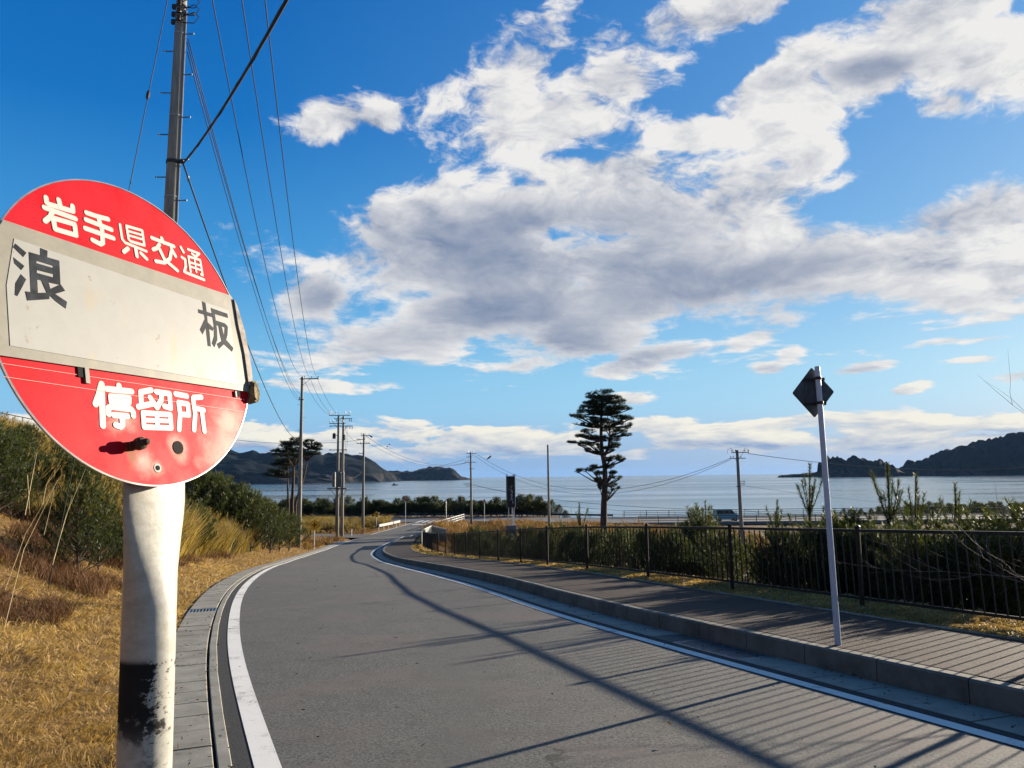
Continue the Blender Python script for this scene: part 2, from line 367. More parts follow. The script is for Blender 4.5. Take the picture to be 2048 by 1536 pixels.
m_dark = mat('dark_gap', (.012, .012, .012), .9)
def ground_fn(N, b, vec, m):
    a = N.noise(vec, .35, 6, .65); f = N.noise(vec, 9, 6, .75); g = N.noise(vec, 45, 4, .7)
    c = N.mix(N.mr(f, .35, .65), (.10, .055, .022), (.26, .16, .065))
    c = N.mix(N.m('MULTIPLY', N.mr(a, .5, .7), .6), c, (.13, .085, .05))
    c = N.mix(N.m('MULTIPLY', N.mr(g, .5, .7), .5), c, (.07, .05, .025))
    N.l.new(c, b.inputs['Base Color'])
    bn = N.add('ShaderNodeBump'); bn.inputs['Strength'].default_value = 1; bn.inputs['Distance'].default_value = .05
    N.l.new(N.noise(vec, 20, 6, .75), bn.inputs['Height']); N.l.new(bn.outputs[0], b.inputs['Normal'])
m_ground = mat('dry_ground', (.3, .2, .09), .95, fn=ground_fn, spec=.1)

# ---------------------------------------------------------------- ground, road, kerbs, sea
ys = np.concatenate([np.arange(-12, 30, .35), np.arange(30, 70, .7), np.arange(70, 172, 1.0)])
xs = np.concatenate([np.arange(-260, -60, 8), np.arange(-60, -24, 1.2), np.arange(-24, 12, .4), np.arange(12, 60, 1.5), np.arange(60, 300, 8)])
GX, GY = np.meshgrid(xs, ys, indexing='ij')
o = gridmesh(GX, GY, ground(GX, GY), 'ground', m_ground); o['kind'] = 'structure'
def strip(name, m, y0, y1, fa, fb, dz, step=.5, cols=6, n=None):
    y = np.arange(y0, y1 + 1e-6, step); t = np.linspace(0, 1, cols)
    ax, ay = fa(y); bx, by = fb(y)
    X = ax[:, None] * (1 - t) + bx[:, None] * t; Y = ay[:, None] * (1 - t) + by[:, None] * t
    o = gridmesh(X, Y, zr(Y) + dz, name, m); o['kind'] = 'structure'; return o
o_ = lambda f, d: (lambda y: off(f, y, d))
xRfar = smooth_fn([(0, 6.7), (6.47, 4.2), (13.3, 1.53), (18.6, 0), (22.3, -1.15), (29.6, -3.2), (39, -5.6), (45.8, -7.28), (52.5, -8.74), (59.8, -9.8), (65.6, -10.3), (74.6, -10.75), (81, -10.9), (86, -10.3), (98, -10.1), (110, -9.0), (123, -7.8)])
strip('road', m_road, -8, 120.5, o_(fL, -.11), lambda y: (xRfar(y), y), 0, cols=14)
strip('edge_strip', m_edge, -8, 76, o_(fL, -.13), o_(fL, .0), .004, cols=2)
strip('white_line', m_paint, -8, 78, o_(fL, 0.0), o_(fL, .17), .008, step=.25, cols=3)
strip('white_line', m_paint, 88, 117, o_(fL, 0.0), o_(fL, .17), .008, step=.5, cols=3)
strip('white_line', m_paint, -8, 84, o_(fR, -.80), o_(fR, -.65), .008, step=.25, cols=3)
strip('edge_strip', m_edge, -8, 84, o_(fR, -.64), o_(fR, -.50), .004, cols=2)
yk = np.arange(-8, 84.1, .5)
def walk_in(y): x, yy = off(fR, y, .15); return x, yy
def walk_z(y): return zr(y) + .215 * (1 - sstep(76, 86, y)) + .012
t_ = np.linspace(0, 1, 8); ya = np.arange(-8, 120, .5)
ax, ay = off(fR, ya, .15); ax = np.where(ya < 84, ax, np.minimum(fW(ya) - .1, xRfar(ya)) - .02); ay = np.where(ya < 84, ay, ya); bx, by = off(fW, ya, 0)
bx = np.maximum(bx, ax + .05)
X = ax[:, None] * (1 - t_) + bx[:, None] * t_; Y = ay[:, None] * (1 - t_) + by[:, None] * t_
o = gridmesh(X, Y, walk_z(Y), 'walkway', m_walk); o['kind'] = 'structure'
# white worn edging of the walkway (thin stone)
e = MB()
y = 0.0
while y < 60:
    (x0, y0), (x1, y1) = off(fW, y, .0), off(fW, y + 1.96, .0)
    a = Vector((x0, y0, 0)); b2 = Vector((x1, y1, 0)); d = b2 - a; mid = (a + b2) / 2; zz0, zz1 = zr(y0) + .225, zr(y1) + .225
    pts = [(x0 - .03, y0, zz0), (x0 + .05, y0, zz0), (x1 + .05, y1, zz1), (x1 - .03, y1, zz1)]
    e.add([(p[0], p[1], p[2] + h) for h in (-.08, .018) for p in pts], [(0, 1, 2, 3), (4, 7, 6, 5), (0, 4, 5, 1), (1, 5, 6, 2), (2, 6, 7, 3), (3, 7, 4, 0)]); y += 2.0
o = e.build('edging', m_conc); o['kind'] = 'structure'

def blocks(name, m, f, y0, y1, L, d0, d1, z0, z1, gap=.012, bev=.02, zfun=None, skip=None, var=0.0, slope=0.0):
    """a row of cast blocks along a kerb curve, each with a chamfered top"""
    mb = MB(); rng = random.Random(3); y = y0
    while y < y1:
        s = (f(y + .3) - f(y - .3)) / .6; dy = L / math.sqrt(1 + s * s)
        if skip and skip(y): y += dy; continue
        g = gap / math.sqrt(1 + s * s); jit = (rng.random() - .5) * var
        prof = [(d0, z0), (d0, z1 - bev), (d0 + bev, z1), (d1 - bev, z1), (d1, z1 - bev), (d1, z0)] if bev > 0 else [(d0, z0), (d0, z1), (d1, z1 + slope), (d1, z0)]
        vs = []
        for yy in (y + g / 2, y + dy - g / 2):
            for d, z in prof:
                x, y_ = off(f, yy, d); vs.append((x, y_, float(zr(yy)) + z + (jit if z > z0 else 0)))
        n = len(prof); mb.add(vs, [tuple(range(n)), tuple(range(2 * n - 1, n - 1, -1))] + [(i, i + n, (i + 1) % n + n, (i + 1) % n) for i in range(n)])
        y += dy
    o = mb.build(name, m); o['kind'] = 'structure'; return o
blocks('kerb', m_kerb, fR, -8, 76, 1.0 * .6 / .6, 0.0, .16, -.1, .22, skip=lambda y: 9.95 < y < 10.5, var=.004)
blocks('kerb', m_kerb, fR, 76, 84, .6, 0.0, .15, -.1, .14)
blocks('gutter', m_conc, fR, -8, 84, .6, -.49, -.012, -.1, .012, bev=0, slope=-.006, var=.006, gap=.015, skip=lambda y: 9.2 < y < 10.55)
blocks('drain_slabs', m_conc, fL, -6, 74, .5, -.72, -.25, -.1, .022, bev=.006, gap=.018, var=.006, skip=lambda y: 13.95 < y < 14.75)
blocks('kerb_lip', m_conc, fL, -6, 74, 2.0, -.225, -.135, -.1, .018, bev=.006, gap=.008)
strip('drain_bed', m_dark, -6, 74, o_(fL, -.8), o_(fL, -.12), -.03, cols=2)
strip('drain_bed', m_dark, -8, 84, o_(fR, -.52), o_(fR, .1), -.03, cols=2)

def grate(name, f, y0, L, d0, d1, nb, z, label, cross=0):
    x0, _ = off(f, y0 + L / 2, (d0 + d1) / 2); t = thing(name, (float(x0), y0 + L / 2, float(zr(y0))), label, 'drain grate')
    fr = MB(); br = MB(); m = MATS.get('galvanised') or mat('galvanised', (.22, .25, .28), .45, .8, var=.3, scale=30)
    def bar(mb, ya, da, yb, db, w, h):
        (xa, y_a), (xb, y_b) = off(f, ya, da), off(f, yb, db); a = Vector((xa, y_a, float(zr(ya)) + z)); b = Vector((xb, y_b, float(zr(yb)) + z))
        d = b - a; q = d.to_track_quat('X', 'Z').to_matrix(); mb.box((a + b) / 2 - Vector((0, 0, h / 2)), (d.length, w, h), M=q)
    for ya, da, yb, db in ((y0, d0, y0, d1), (y0 + L, d0, y0 + L, d1), (y0, d0, y0 + L, d0), (y0, d1, y0 + L, d1)): bar(fr, ya, da, yb, db, .03, .05)
    for i in range(1, nb):
        if cross: k = y0 + L * i / nb; bar(br, k, d0 + .02, k, d1 - .02, .012, .03)
        else: k = d0 + (d1 - d0) * i / nb; bar(br, y0 + .02, k, y0 + L - .02, k, .022, .035)
    fr.build('frame', m, t); br.build('bars', m, t)
    return t
grate('drain_grate', fL, 14.0, .85, -.71, -.26, 8, .02, 'short grate of thick bars set in the concrete slabs beside the dry grass')
g = grate('drain_grate', fR, 9.22, 1.3, -.49, -.03, 26, .012, 'long fine-barred steel grate in the gutter at the foot of the kerb', 1)
# kerb block with a drain opening above the long grate
mb = MB()
(xa, ya_), (xb, yb_) = off(fR, 9.95, 0), off(fR, 10.5, 0)
def kseg(y0, y1, z0, z1):
    vs = []
    for yy in (y0, y1):
        for d, z in ((0, z0), (0, z1), (.16, z1), (.16, z0)):
            x, y_ = off(fR, yy, d); vs.append((x, y_, float(zr(yy)) + z))
    mb.add(vs, [(0, 1, 2, 3), (7, 6, 5, 4), (0, 4, 5, 1), (1, 5, 6, 2), (2, 6, 7, 3), (3, 7, 4, 0)])
kseg(9.955, 10.12, -.1, .22); kseg(10.32, 10.495, -.1, .22); kseg(10.12, 10.32, .15, .2185)
o = mb.build('kerb', m_kerb); o['kind'] = 'structure'

# coast road, crossing, side road
def flat_grid(name, m, x0, x1, y0, y1, dz, nx=60, ny=6, zf=coast):
    X, Y = np.meshgrid(np.linspace(x0, x1, nx), np.linspace(y0, y1, ny), indexing='ij'); o = gridmesh(X, Y, zf(X) + dz, name, m); o['kind'] = 'structure'; return o
m_far = mat('coast_asphalt', (.085, .085, .085), .8, var=.15, scale=.4)
flat_grid('coast_road', m_far, -120, 16, 119.5, 133, .02)
flat_grid('white_line', m_paint, -120, -18, 121.6, 121.8, .03, 30, 2); flat_grid('white_line', m_paint, -7, 16, 121.6, 121.8, .03, 10, 2); flat_grid('white_line', m_paint, -120, 16, 131.8, 132.0, .03, 30, 2)
mb = MB()
for i in range(8):
    q = [at(829 + 12.3 * i, 1045.2, z=-5.06), at(834.5 + 12.3 * i, 1045.2, z=-5.06), at(849.5 + 11.3 * i, 1040.9, z=-5.06), at(844 + 11.3 * i, 1040.9, z=-5.06)]
    mb.add([(p[0], p[1], coast(p[0]) + .032) for p in q], [(0, 1, 2, 3)])
q = [at(824, 1049.2, .01), at(852, 1049.2, .01), at(852, 1048.2, .01), at(825, 1048.2, .01)]
mb.add([(p[0], p[1], zr(p[1]) + .012) for p in q], [(0, 1, 2, 3)])
o = mb.build('crossing_paint', m_paint); o['kind'] = 'structure'
X, Y = np.meshgrid(np.linspace(-70, -15.9, 40), np.linspace(81, 88, 6), indexing='ij')
Y = Y + (X + 16) * -.15
o = gridmesh(X, Y, np.maximum(ground(X, Y), zr(Y)) + .08, 'side_road', m_road); o['kind'] = 'structure'

# sea
def sea_fn(N, b, vec, m):
    b.inputs['IOR'].default_value = 1.33
    w1 = N.noise(N.mapping(vec, sc=(.35, 1.0, 1)), .22, 6, .65); w2 = N.noise(N.mapping(vec, sc=(.12, 1.0, 1)), .012, 5, .6)
    N.l.new(N.mix(N.mr(w2, .4, .62), (.03, .05, .075), (.05, .075, .10)), b.inputs['Base Color'])
    N.l.new(N.mr(w2, .35, .65, .10, .24), b.inputs['Roughness'])
    bn = N.add('ShaderNodeBump'); bn.inputs['Strength'].default_value = .16; bn.inputs['Distance'].default_value = .3
    N.l.new(w1, bn.inputs['Height']); N.l.new(bn.outputs[0], b.inputs['Normal'])
m_sea = mat('sea_water', (.015, .04, .07), .2, fn=sea_fn, spec=.5)
mb = MB(); mb.add([(-20000, 100, -8.6), (20000, 100, -8.6), (26000, 28000, -8.6), (-26000, 28000, -8.6)], [(0, 1, 2, 3)]); o = mb.build('sea', m_sea); o['kind'] = 'structure'

# hills and islands
def hill_fn(N, b, vec, m):
    g = N.add('ShaderNodeNewGeometry'); s2 = N.add('ShaderNodeSeparateXYZ'); N.l.new(g.outputs['Position'], s2.inputs[0])
    s3 = N.add('ShaderNodeSeparateXYZ'); N.l.new(g.outputs['True Normal'], s3.inputs[0])
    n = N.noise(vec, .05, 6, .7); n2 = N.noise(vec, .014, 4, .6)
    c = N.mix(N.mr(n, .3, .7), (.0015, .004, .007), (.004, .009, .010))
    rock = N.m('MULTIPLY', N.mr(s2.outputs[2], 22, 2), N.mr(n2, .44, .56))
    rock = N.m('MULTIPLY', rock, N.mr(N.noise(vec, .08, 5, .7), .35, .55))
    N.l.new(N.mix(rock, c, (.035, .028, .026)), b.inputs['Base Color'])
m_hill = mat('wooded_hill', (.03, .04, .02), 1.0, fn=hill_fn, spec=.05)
def hill(name, D, prof, depth, amp, seed, base=-12, step=None):
    px = np.array([p[0] for p in prof], float); hz = np.array([far(p[0], p[1], D)[2] for p in prof])
    X0 = np.array([far(p[0], 950, D)[0] for p in prof]); st = step or depth / 40
    xs = np.arange(X0[0] - depth * .1, X0[-1] + depth * .1, st); vs_ = np.linspace(-1, 1, 42)
    X, V = np.meshgrid(xs, vs_, indexing='ij'); Y = D + V * depth / 2
    H = np.interp(X, X0, hz, left=base, right=base); H = np.where((X < X0[0]) | (X > X0[-1]), base, H)
    bell = np.clip(1 - np.abs(V) ** 2.2, 0, 1) ** .75
    rid = vnoise(X, Y, depth / 5, seed) * .35 + .82
    Z = base + (H - base) * bell * np.where(np.abs(V) < .12, 1, np.minimum(1, rid + .02))
    a = np.clip((Z - base - 6) / 15, 0, 1)
    Z = Z + a * amp * ((vnoise(X, Y, st * 2.2, seed + 1) - .5) * 1.6 + (vnoise(X, Y, st * 5, seed + 2) - .5) * 1.6)
    Xj = X + (vnoise(X, Y, st * 3, seed + 3) - .5) * st * 2; Yj = Y + (vnoise(X, Y, st * 3, seed + 4) - .5) * st * 3
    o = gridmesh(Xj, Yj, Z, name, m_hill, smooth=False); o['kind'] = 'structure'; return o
hill('hill', 2300, [(250, 900), (330, 893), (430, 903), (470, 905), (520, 911), (560, 909), (600, 903), (640, 906), (690, 912), (720, 918), (745, 928), (765, 940), (780, 958)], 520, 10, 11)
hill('hill', 1950, [(250, 945), (400, 925), (470, 922), (520, 930), (600, 945), (640, 950), (690, 957), (700, 962)], 300, 8, 21)
hill('headland', 3000, [(735, 961), (748, 947), (790, 944), (830, 942), (868, 936), (882, 935), (900, 938), (912, 944), (920, 951), (930, 955), (938, 957), (944, 960)], 260, 10, 31)
hill('islet', 2100, [(1560, 950), (1600, 948), (1625, 944), (1640, 943)], 60, 3, 41, base=-10, step=4)
hill('islet', 2000, [(1630, 950), (1648, 938), (1655, 918), (1668, 915), (1688, 918), (1698, 915), (1712, 922), (1730, 921), (1750, 922), (1765, 926), (1775, 936), (1790, 942), (1812, 947), (1822, 950)], 130, 11, 51, step=3.5)
hill('headland', 2100, [(1822, 949), (1830, 932), (1845, 922), (1862, 922), (1880, 930), (1890, 926), (1905, 904), (1930, 897), (1950, 893), (1965, 892), (1985, 883), (2010, 878), (2030, 873), (2050, 868), (2150, 855), (2300, 860), (2420, 900), (2500, 948)], 420, 12, 61, step=5)

# ---------------------------------------------------------------- lettering outlines, traced flat on the sign plate (millimetres)
TOP=[[[[-130.7,158.8],[-130.4,151.8],[-128.3,150.5],[-92.8,152.8]],1],[[[-92.3,160.5],[-92.5,153.2]],1],[[[-112.5,162.3],[-110.7,152.6]],1],[[[-134.5,143.3],[-89.7,142.9]],1],[[[-123.3,142.3],[-126.6,133.4],[-134.9,124.2]],1],[[[-121.2,132.5],[-91.9,134.0],[-91.4,118.4],[-121.6,117.3],[-123.0,130.2],[-121.2,132.5]],1],[[[-71.6,158.1],[-54.5,158.4],[-36.7,160.5]],1],[[[-73.4,147.2],[-33.1,145.7]],1],[[[-75.5,133.8],[-30.8,133.4]],1],[[[-53.0,159.0],[-48.5,140.0],[-49.4,120.7],[-53.9,117.3],[-65.7,119.6]],1],[[[-16.7,158.9],[-15.5,136.8],[-11.0,132.6],[26.4,130.5]],0.62],[[[-5.3,160.5],[-4.1,140.4],[-1.0,137.9],[23.7,139.1],[22.8,162.6],[-5.3,160.5]],0.62],[[[-3.1,153.2],[21.3,154.9]],0.5],[[[-2.8,146.5],[21.2,147.9]],0.5],[[[-7.3,124.7],[-15.1,117.4]],0.9],[[[6.7,128.9],[7.6,117.1]],0.85],[[[15.8,124.5],[25.6,118.1]],0.8],[[[39.8,156.4],[82.5,155.6]],0.85],[[[59.4,161.9],[62.0,155.3]],0.85],[[[53.4,149.6],[47.2,141.8],[39.8,137.4]],0.85],[[[76.4,150.7],[83.4,139.2]],0.8],[[[52.3,141.9],[59.8,127.2],[83.5,115.5]],0.85],[[[75.5,144.4],[70.9,131.1],[58.1,121.2],[42.4,119.3]],0.85],[[[96.6,158.3],[101.1,151.3]],0.7],[[[96.5,141.5],[103.1,139.6],[102.6,128.0],[98.5,118.1]],0.7],[[[97.9,117.6],[108.0,116.5],[139.4,114.8]],0.7],[[[111.8,159.5],[135.8,159.2],[127.8,151.8]],0.6],[[[119.5,154.1],[125.8,151.6]],0.6],[[[111.6,121.3],[110.8,146.9],[135.9,147.9],[137.3,122.0],[133.8,122.4]],0.6],[[[123.8,147.1],[124.0,123.9]],0.5],[[[112.7,137.3],[135.4,138.2]],0.5],[[[112.9,130.1],[135.4,130.1]],0.5]]
BOT=[[[[-73.7,-85.9],[-79.4,-101.0],[-85.5,-113.5]],1.1],[[[-73.7,-85.9],[-77.7,-141.3]],1.1],[[[-46.8,-84.6],[-46.7,-88.6]],1],[[[-65.9,-91.3],[-26.9,-90.5]],1],[[[-61.8,-100.9],[-32.3,-99.7],[-33.6,-107.3],[-61.6,-108.6],[-61.8,-100.9]],0.95],[[[-67.5,-125.3],[-66.9,-117.1],[-63.7,-115.3],[-31.0,-115.8],[-28.2,-119.5],[-28.3,-124.5]],1],[[[-60.0,-126.1],[-38.2,-126.1]],1],[[[-47.1,-126.0],[-47.4,-138.2],[-50.6,-141.3],[-58.2,-139.4]],1],[[[6.8,-84.5],[-11.7,-89.6],[-13.0,-109.1]],1],[[[-18.6,-111.1],[6.6,-104.2]],1],[[[3.4,-95.7],[12.9,-108.7]],1],[[[15.3,-86.1],[39.2,-86.3],[38.1,-108.0],[27.3,-106.2]],1],[[[24.6,-88.2],[22.7,-97.4],[13.5,-109.2]],1],[[[-11.8,-119.1],[36.1,-117.7],[35.2,-137.3],[-12.4,-139.1],[-11.8,-119.1]],0.95],[[[11.9,-119.2],[10.5,-138.6]],0.95],[[[-12.3,-129.2],[36.0,-127.2]],0.8],[[[50.9,-85.4],[72.1,-86.4]],1],[[[49.6,-138.3],[55.0,-115.6],[54.6,-97.9],[71.9,-98.6],[71.5,-115.1],[57.0,-115.4]],1],[[[101.1,-85.0],[85.6,-87.1],[83.9,-89.0],[84.4,-113.1],[78.3,-137.0]],1],[[[85.9,-103.7],[102.9,-105.1]],0.95],[[[98.8,-106.4],[98.8,-137.9]],1]]
NAMI=[[[-180.2,78.0],[-166.7,69.8],[-171.4,62.6],[-183.6,72.0]],[[-184.2,58.9],[-170.7,51.2],[-175.3,44.6],[-183.6,51.1]],[[-176.1,39.1],[-169.8,33.9],[-182.7,9.2],[-185.9,9.9],[-184.1,25.3]],[[-147.6,82.1],[-137.8,81.1],[-139.2,69.9],[-148.6,70.4]],[[-163.5,71.9],[-154.0,71.6],[-155.9,18.6],[-165.1,17.9]],[[-163.5,71.9],[-122.4,71.9],[-123.3,61.9],[-154.7,62.7]],[[-154.9,59.5],[-123.2,59.2],[-123.5,50.6],[-155.3,50.3]],[[-131.5,71.3],[-122.4,71.9],[-123.8,38.6],[-132.8,41.5]],[[-162.9,45.3],[-154.8,46.3],[-123.5,46.2],[-123.8,38.2],[-140.7,37.5],[-164.3,37.6]],[[-172.2,17.9],[-155.8,19.9],[-143.9,23.0],[-140.6,20.3],[-141.1,15.1],[-170.4,6.4]],[[-149.7,37.5],[-140.3,37.6],[-138.6,29.8],[-132.7,24.1],[-116.7,17.2],[-119.2,7.5],[-132.0,14.1],[-143.9,23.0]],[[-139.5,28.4],[-127.6,36.4],[-123.3,39.1],[-117.9,31.7],[-132.4,24.1]]]
ITA=[[[124.6,73.8],[132.1,72.5],[132.4,55.6],[131.3,37.4],[132.9,25.8],[131.6,-0.6],[124.7,-0.6],[125.4,26.7],[125.9,45.9],[124.3,57.5]],[[113.8,58.2],[149.8,57.2],[148.7,50.4],[113.5,51.6]],[[125.0,43.3],[131.9,38.7],[117.0,16.9],[112.1,23.6]],[[130.7,40.3],[143.3,32.6],[140.1,27.1],[128.9,29.8]],[[142.7,66.4],[179.4,64.4],[179.7,57.0],[149.9,57.6],[143.7,58.1]],[[142.7,66.1],[150.0,58.2],[150.2,31.5],[148.1,14.2],[139.4,-0.4],[134.9,5.3],[141.9,19.1],[144.2,37.6],[143.5,56.8]],[[148.1,46.8],[170.4,45.8],[176.5,41.5],[173.9,33.6],[168.3,38.6],[148.6,38.4]],[[169.8,42.6],[176.5,41.5],[172.6,25.9],[165.1,11.2],[149.4,-1.1],[146.0,6.7],[158.3,13.6],[166.3,27.2]],[[154.8,39.7],[162.4,37.5],[165.0,19.7],[182.9,5.7],[178.4,-1.2],[157.9,11.1],[155.5,25.2]]]

# ---------------------------------------------------------------- bus stop sign
SC = Vector((-0.52189, 1.06538, 1.85843)); SU = Vector((0.365733, 0.930671, -0.009528)).normalized(); SV = Vector((-0.189297, 0.084405, 0.978285)).normalized()
SN = SU.cross(SV).normalized()
def redface_fn(N, b, vec, m):
    """vec = object coords = plate coords in metres (x right, y up)"""
    def spot(x, y, rx, ry): return N.m('SUBTRACT', 1.0, N.v('LENGTH', N.mapping(vec, (x, y, 0), (0, 0, 0), (rx, ry, 1), 'TEXTURE'), out=1))
    n = N.noise(vec, 14, 6, .65); nn = N.noise(vec, 40, 5, .7)
    # sun-bleached patches of the paint; at lower right cloud reflection is painted in too
    f = spot(.15, -.165, .08, .07)
    for q in ((-.045, -.135, .04, .03), (.155, -.12, .05, .05), (.003, -.195, .02, .018), (.045, -.165, .025, .03), (-.02, -.185, .03, .03)): f = N.m('MAXIMUM', f, spot(*q))
    f = N.mr(N.m('ADD', f, N.m('MULTIPLY', N.m('SUBTRACT', n, .5), 2.4)), .05, 1.0)
    c = N.mix(N.mr(n, .35, .7), (.40, .0008, .006), (.47, .002, .012))
    c = N.mix(N.m('MULTIPLY', N.mr(nn, .55, .85), .25), c, (.44, .012, .02))
    c = N.mix(N.m('MULTIPLY', f, .85), c, (.68, .36, .29))
    sc = N.noise(N.mapping(vec, rot=(0, 0, .7), sc=(1.0, 6, 1)), 22, 3, .8)
    c = N.mix(N.m('MULTIPLY', N.mr(sc, .72, .78), .45), c, (.9, .5, .45))
    ru = N.m('MAXIMUM', spot(-.037, -.180, .014, .026), N.m('MAXIMUM', spot(.044, -.168, .016, .018), spot(.0033, -.198, .011, .013)))
    c = N.mix(N.m('MULTIPLY', N.mr(N.m('ADD', ru, N.m('MULTIPLY', N.m('SUBTRACT', nn, .5), 1.6)), .1, .7), .75), c, (.20, .085, .03))
    N.l.new(c, b.inputs['Base Color'])
    N.l.new(N.mr(n, .3, .7, .42, .6), b.inputs['Roughness'])
m_red = mat('sign_red', (.8, .01, .02), .4, fn=redface_fn, spec=.08)
def panel_fn(inner):
    def fn(N, b, vec, m):
        n = N.noise(vec, 30, 6, .7); st = N.noise(N.mapping(vec, sc=(3.2, .8, 1)), 9, 7, .7, .4)
        base = (.29, .287, .262) if inner else (.225, .212, .168)
        c = N.mix(N.mr(n, .3, .7), tuple(x * (.93 if inner else .80) for x in base), base)
        c = N.mix(N.m('MULTIPLY', N.mr(st, .57, .70), .6 if inner else .5), c, (.36, .27, .13))
        sp = N.noise(vec, 55, 3, .6)
        c = N.mix(N.m('MULTIPLY', N.mr(sp, .67, .72), .55), c, (.2, .14, .07))
        N.l.new(c, b.inputs['Base Color'])
    return fn
m_panel = mat('sign_cream', (.6, .58, .5), .45, fn=panel_fn(False)); m_inner = mat('sign_offwhite', (.66, .65, .6), .4, fn=panel_fn(True))
m_white = mat('white_lettering', (.44, .42, .37), .5, var=.06, scale=60)
def blk_fn(N, b, vec, m):
    N.l.new(N.mix(N.mr(N.noise(vec, 22, 5, .7), .4, .65), (.004, .007, .012), (.026, .033, .040)), b.inputs['Base Color'])
m_black = mat('black_lettering', (.02, .025, .03), .6, fn=blk_fn, spec=.1)
m_alu = mat('plate_edge', (.5, .48, .45), .4, .7, var=.2, scale=40)
m_rust = mat('rusty_steel', (.06, .035, .02), .8, .3, var=.6, scale=60, bump=.5, bscale=200)
m_hole = mat('dark_hole', (.006, .005, .005), .9)
m_block = mat('weathered_rubber', (.20, .16, .09), .9, var=.5, scale=60, bump=.9, bscale=90)
m_rail = mat('dull_rail', (.20, .175, .15), .7, .1, var=.5, scale=40)

stop = thing('bus_stop_sign', (-0.455, 1.10, 0.0), 'round red and white bus stop sign on a pale pole at the road edge', 'bus stop sign')
SM = Matrix((( SU.x, SV.x, SN.x, SC.x), (SU.y, SV.y, SN.y, SC.y), (SU.z, SV.z, SN.z, SC.z), (0, 0, 0, 1)))
def signpart(mb, name, m, smooth=False, parent=None):
    o = mb.build(name, m, None, smooth=smooth); o.parent = parent or stop
    if parent is None: o.matrix_parent_inverse = stop.matrix_basis.inverted(); o.matrix_basis = SM
    else: o.matrix_parent_inverse = parent.matrix_basis.inverted(); o.matrix_basis = parent.matrix_basis
    return o
X3, Y3, Z3 = (1, 0, 0), (0, 1, 0), (0, 0, 1); O3 = (0, 0, 0)
R0 = .22
p = MB(); nseg = 128
circ = [(R0 * math.cos(2 * PI * i / nseg), R0 * math.sin(2 * PI * i / nseg)) for i in range(nseg)]
p.lathe((0, 0, -.010), [(R0 - .001, .0065), (R0, .0072), (R0, .0092), (R0 - .0015, .010)], 128)
plate = signpart(p, 'sign_plate', m_red)
p = MB(); 
for i in range(nseg):       # bare rim of the plate
    a, b2 = 2 * PI * i / nseg, 2 * PI * (i + 1) / nseg
    q = [(r * math.cos(t), r * math.sin(t), z) for t in (a, b2) for r, z in ((R0 + .0004, -.003), (R0 + .0008, .0002), (R0 - .0012, .0008))]
    p.add(q, [(0, 1, 4, 3), (1, 2, 5, 4)])
signpart(p, 'rim', m_alu, parent=plate)
def chordpoly(y0a, y0b, y1a, y1b, r, xmin=None, xmax=None):
    pts = []
    n = 40
    def yb(x): return y0a + (y0b - y0a) * (x + .2) / .4
    def yt(x): return y1a + (y1b - y1a) * (x + .2) / .4
    xl = [-r * math.cos(t) for t in np.linspace(0, PI, n)]
    bot = [(x, max(yb(x), -math.sqrt(max(r * r - x * x, 0)))) for x in np.linspace(-r, r, 80) if math.sqrt(max(r * r - x * x, 0)) > -yb(x)]
    topp = [(x, min(yt(x), math.sqrt(max(r * r - x * x, 0)))) for x in np.linspace(r, -r, 80) if math.sqrt(max(r * r - x * x, 0)) > 0]
    side = []
    pts = [q for q in bot] + [q for q in topp if q[0] >= bot[0][0] or True]
    out = []
    for q in pts:
        if not out or (abs(q[0] - out[-1][0]) + abs(q[1] - out[-1][1])) > 1e-4: out.append(q)
    return out
# cream slide-in name panel: band across the plate
band = []
for t in np.linspace(math.asin(-.0655 / R0), math.asin(.1000 / R0), 20): band.append((R0 * math.cos(t) * .999, R0 * math.sin(t) * .999))
for t in np.linspace(PI - math.asin(.1055 / R0), PI + math.asin(.0685 / R0), 20): band.append((R0 * math.cos(t) * .999, R0 * math.sin(t) * .999))
p = MB(); p.prism(band, O3, X3, Y3, Z3, .0002, .0030); npn = signpart(p, 'name_panel', m_panel)
p = MB(); p.prism([(-.181, .0845), (-.195, .02), (-.196, -.055), (.181, -.056), (.186, .0), (.184, .0715)][::-1], O3, X3, Y3, Z3, .0030, .0036); signpart(p, 'name_sheet', m_inner, parent=npn)
def stroke(mb, pts, w, z0, z1):
    P = [Vector((a / 1000, b / 1000)) for a, b in pts]; r = w / 2
    closed = (P[0] - P[-1]).length < 1e-6
    def cap(c, z): mb.prism([(c.x + r * math.cos(2 * PI * i / 14), c.y + r * math.sin(2 * PI * i / 14)) for i in range(14)], O3, X3, Y3, Z3, z0, z)
    k = 0
    for i in range(len(P) - 1):
        a, b2 = P[i], P[i + 1]; d = (b2 - a)
        if d.length < 1e-6: continue
        d.normalize(); n = Vector((-d.y, d.x)) * r
        mb.prism([tuple(a + n), tuple(a - n), tuple(b2 - n), tuple(b2 + n)], O3, X3, Y3, Z3, z0, z1 + .000005 * k); k += 1
    for i, c in enumerate(P[:-1] if closed else P): cap(c, z1 + .000005 * k); k += 1
    return k
def letters(name, data, w, m, z=.0005):
    p = MB()
    for i, (pts, f) in enumerate(data): stroke(p, pts, w * f, z - .0004, z + .00005 * (i % 8))
    return signpart(p, name, m)
letters('company_lettering', TOP, .0072, m_white); letters('stop_lettering', BOT, .0083, m_white)
for grp in (NAMI, ITA):
    p = MB()
    for i, poly in enumerate(grp): p.prism([(a / 1000, b / 1000) for a, b in poly], O3, X3, Y3, Z3, .0034, .0038 + .00003 * i)
    signpart(p, 'name_character', m_black)
